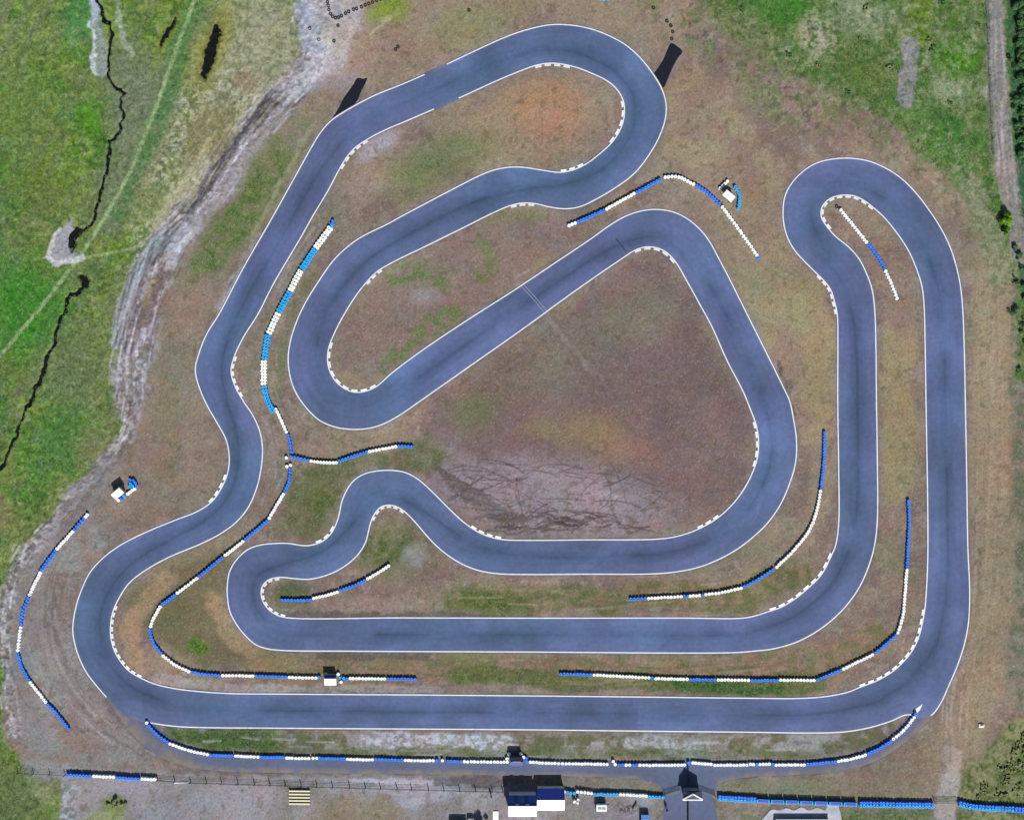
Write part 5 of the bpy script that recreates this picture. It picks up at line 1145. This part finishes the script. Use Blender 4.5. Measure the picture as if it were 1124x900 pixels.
# ------------------------------------------------------------------ shrubs
def leaf_mat(name, c0, c1):
    m, nt, b = new_mat(name); a = nt.nodes.new('ShaderNodeAttribute'); a.attribute_name = 'Col'
    r = ramp(nt, a.outputs['Fac'], [(0, c0), (1, c1)]); nt.links.new(r.outputs['Color'], b.inputs['Base Color']); b.inputs['Roughness'].default_value = 0.6; b.inputs['Specular IOR Level'].default_value = 0.25
    return m
LEAFS = {'bright': leaf_mat('bright_leaves', tuple(S(38,88,8)), tuple(S(110,160,20))), 'dark': leaf_mat('dark_leaves', tuple(S(34,70,40)), tuple(S(84,122,70))), 'olive': leaf_mat('olive_leaves', tuple(S(84,96,52)), tuple(S(150,158,102))), 'mid': leaf_mat('mid_leaves', tuple(S(40,76,26)), tuple(S(104,136,58)))}
def bush_meshes(rx, ry, h, kind, seed, dens=1.0):
    R = np.random.default_rng(seed); k = 7+int(rx*ry*2.0)
    cl = np.c_[R.normal(0, 0.45, k)*rx, R.normal(0, 0.45, k)*ry, R.uniform(0.35, 0.9, k)*h]; cr_ = R.uniform(0.25, 0.5, k)*min(rx, ry, h)*1.1
    n = int(4200*dens*min(2.5, max(0.35, rx*ry/3))); c = R.integers(0, k, n); d = R.normal(0, 1, (n, 3)); d /= np.linalg.norm(d, axis=1)[:, None]
    P = cl[c]+d*(cr_[c]*R.uniform(0.4, 1.05, n)**0.6)[:, None]; P[:, 2] = np.maximum(P[:, 2], 0.06)
    s = R.uniform(0.06, 0.14, n)[:, None]; a = R.normal(0, 1, (n, 3)); a /= np.linalg.norm(a, axis=1)[:, None]; u = np.cross(a, d+1e-3); u /= np.linalg.norm(u, axis=1)[:, None]+1e-6; w_ = np.cross(u, a)
    d2 = d*0.5+np.array([0, 0, 0.7]); w_ = np.cross(u, d2); w_ /= np.linalg.norm(w_, axis=1)[:, None]+1e-6; q = np.stack([P-u*s, P+w_*s*0.6, P+u*s, P-w_*s*0.6], 1)
    me = bpy.data.meshes.new('foliage'); me.from_pydata(q.reshape(-1, 3), [], np.arange(n*4).reshape(-1, 4)); me.update()
    tone = np.clip(R.uniform(0, 1, k)[c]*0.6+R.uniform(0, 0.5, n), 0, 1); set_col(me, np.repeat(np.c_[tone, tone, tone], 4, 0)); me.materials.append(LEAFS[kind])
    bm = bmesh.new()
    for i in range(min(k, 9)): bar(bm, (0, 0, 0), (cl[i][0], cl[i][1], cl[i][2]), 0.03, 5)
    st = bpy.data.meshes.new('stem'); bm.to_mesh(st); bm.free(); st.materials.append(M['bark'])
    return me, st
BC = {}
def bush(name, label, cat, p, rx, ry, h, kind, seed, group=None, rot=0, s=1.0, dens=1.0):
    key = (rx, ry, h, kind, seed)
    if key not in BC: BC[key] = bush_meshes(rx, ry, h, kind, seed, dens)
    t = thing(name, label, cat, p, rot, group); t.scale = (s, s, s)
    link('foliage', BC[key][0], None, t); link('stem', BC[key][1], None, t)
    return t
bush('bush', 'single bright green bush at the right edge beside the end of the gravel path', 'bush', (1102,242), 1.5, 2.5, 2.0, 'bright', 1, dens=1.6)
bush('bush', 'green clump of weeds right of the rubble strip in the lower left corner', 'bush', (127,881), 1.5, 1.4, 0.8, 'olive', 3)
lab = 'dark green shrub in the dense belt beyond the gravel path at upper right'
for k in range(34):
    y = -20+k*6+RND.uniform(-3, 3); xx = 1113+ (6 if y > 150 else 0) + RND.uniform(0, 14)
    bush('shrub', lab, 'shrub', (xx, y), 1.3, 1.3, 1.4, 'dark', 10+k % 4, 'shrubs beyond the gravel path', RND.uniform(0, 6), RND.uniform(0.6, 1.1))
lab = 'dark shrub on the rough verge at the right edge beside the long straight'
for k in range(12):
    y = 270+k*12+RND.uniform(-5, 5); bush('shrub', lab, 'shrub', (1113+RND.uniform(-3, 12)+(5 if y > 350 else 0), y), 1.3, 1.3, 1.4, 'dark', 10+k % 4, 'shrubs on the right verge', RND.uniform(0, 6), RND.uniform(0.35, 0.75))
lab = 'olive green shrub in the scrub of the bottom right corner'
for k in range(50):
    y = RND.uniform(795, 880); x0 = 1124-(y-800)*0.75
    bush('shrub', lab, 'shrub', (RND.uniform(max(x0, 1056)+4, 1134), y-3), 1.3, 1.3, 0.7, 'olive', 20+k % 4, 'shrubs in the bottom right corner', RND.uniform(0, 6), RND.uniform(0.3, 0.72))
lab = 'small rough shrub among the grass of the upper right meadow'
for k in range(30):
    x0 = RND.uniform(770, 1085); y = RND.uniform(-5, 190)
    if y > (x0-760)*0.62+5: continue
    if abs(x0-1000) < 14 and y < 125: continue
    bush('shrub', lab, 'shrub', (x0, y), 1.3, 1.3, 0.7, ('mid', 'olive', 'dark')[k % 3], 30+k % 3, 'shrubs in the upper right meadow', RND.uniform(0, 6), RND.uniform(0.3, 0.7))
# the small tree whose shadow falls beside the white cabinet
t = thing('tree', 'small round tree at the bottom edge casting the black rounded shadow', 'tree', (527,909), 0)
bm = bmesh.new(); ret = bmesh.ops.create_cone(bm, cap_ends=True, segments=9, radius1=0.16, radius2=0.07, depth=2.2); bmesh.ops.translate(bm, verts=ret['verts'], vec=(0, 0, 1.1))
for k in range(6):
    a = k*PI/3; bar(bm, (0, 0, 1.4+0.1*k), (0.9*math.cos(a), 0.9*math.sin(a), 2.4+0.1*k), 0.045, 6)
obj('trunk', bm, M['bark'], t)
fm, _ = bush_meshes(1.5, 1.5, 2.2, 'dark', 77, 1.8); o = link('crown', fm, None, t); o.location.z = 1.0

# ------------------------------------------------------------------ light, sky, camera
world = bpy.data.worlds.new('World'); SC.world = world; world.use_nodes = True
nt = world.node_tree; bg = nt.nodes['Background']; sky = nt.nodes.new('ShaderNodeTexSky'); sky.sky_type = 'NISHITA'; sky.sun_disc = False
EL = 42; AZ = math.radians(165)
sky.sun_elevation = math.radians(EL); sky.sun_rotation = AZ
nt.links.new(sky.outputs['Color'], bg.inputs['Color']); bg.inputs['Strength'].default_value = 0.06
sun = bpy.data.lights.new('sun', 'SUN'); sun.energy = 4.8; sun.angle = math.radians(0.5); sun.color = (1.0, 0.975, 0.95)
so = bpy.data.objects.new('sun', sun); COL.objects.link(so)
to_sun = Vector((math.sin(AZ)*math.cos(math.radians(EL)), math.cos(AZ)*math.cos(math.radians(EL)), math.sin(math.radians(EL))))
so.rotation_euler = to_sun.to_track_quat('Z', 'Y').to_euler()
so.location = (0, 0, 300)
cam = bpy.data.cameras.new('camera'); co = bpy.data.objects.new('camera', cam); COL.objects.link(co)
HC = 260.0
co.location = (0, 0, HC); co.rotation_euler = (0, 0, 0)
cam.sensor_fit = 'HORIZONTAL'; cam.sensor_width = 36; cam.lens = 36*HC/(1124*PX); cam.clip_start = 1; cam.clip_end = 20000
SC.camera = co
SC.view_settings.view_transform = 'Standard'; SC.view_settings.look = 'None'; SC.view_settings.gamma = 1; SC.view_settings.use_curve_mapping = False; SC.view_settings.exposure = 0.15
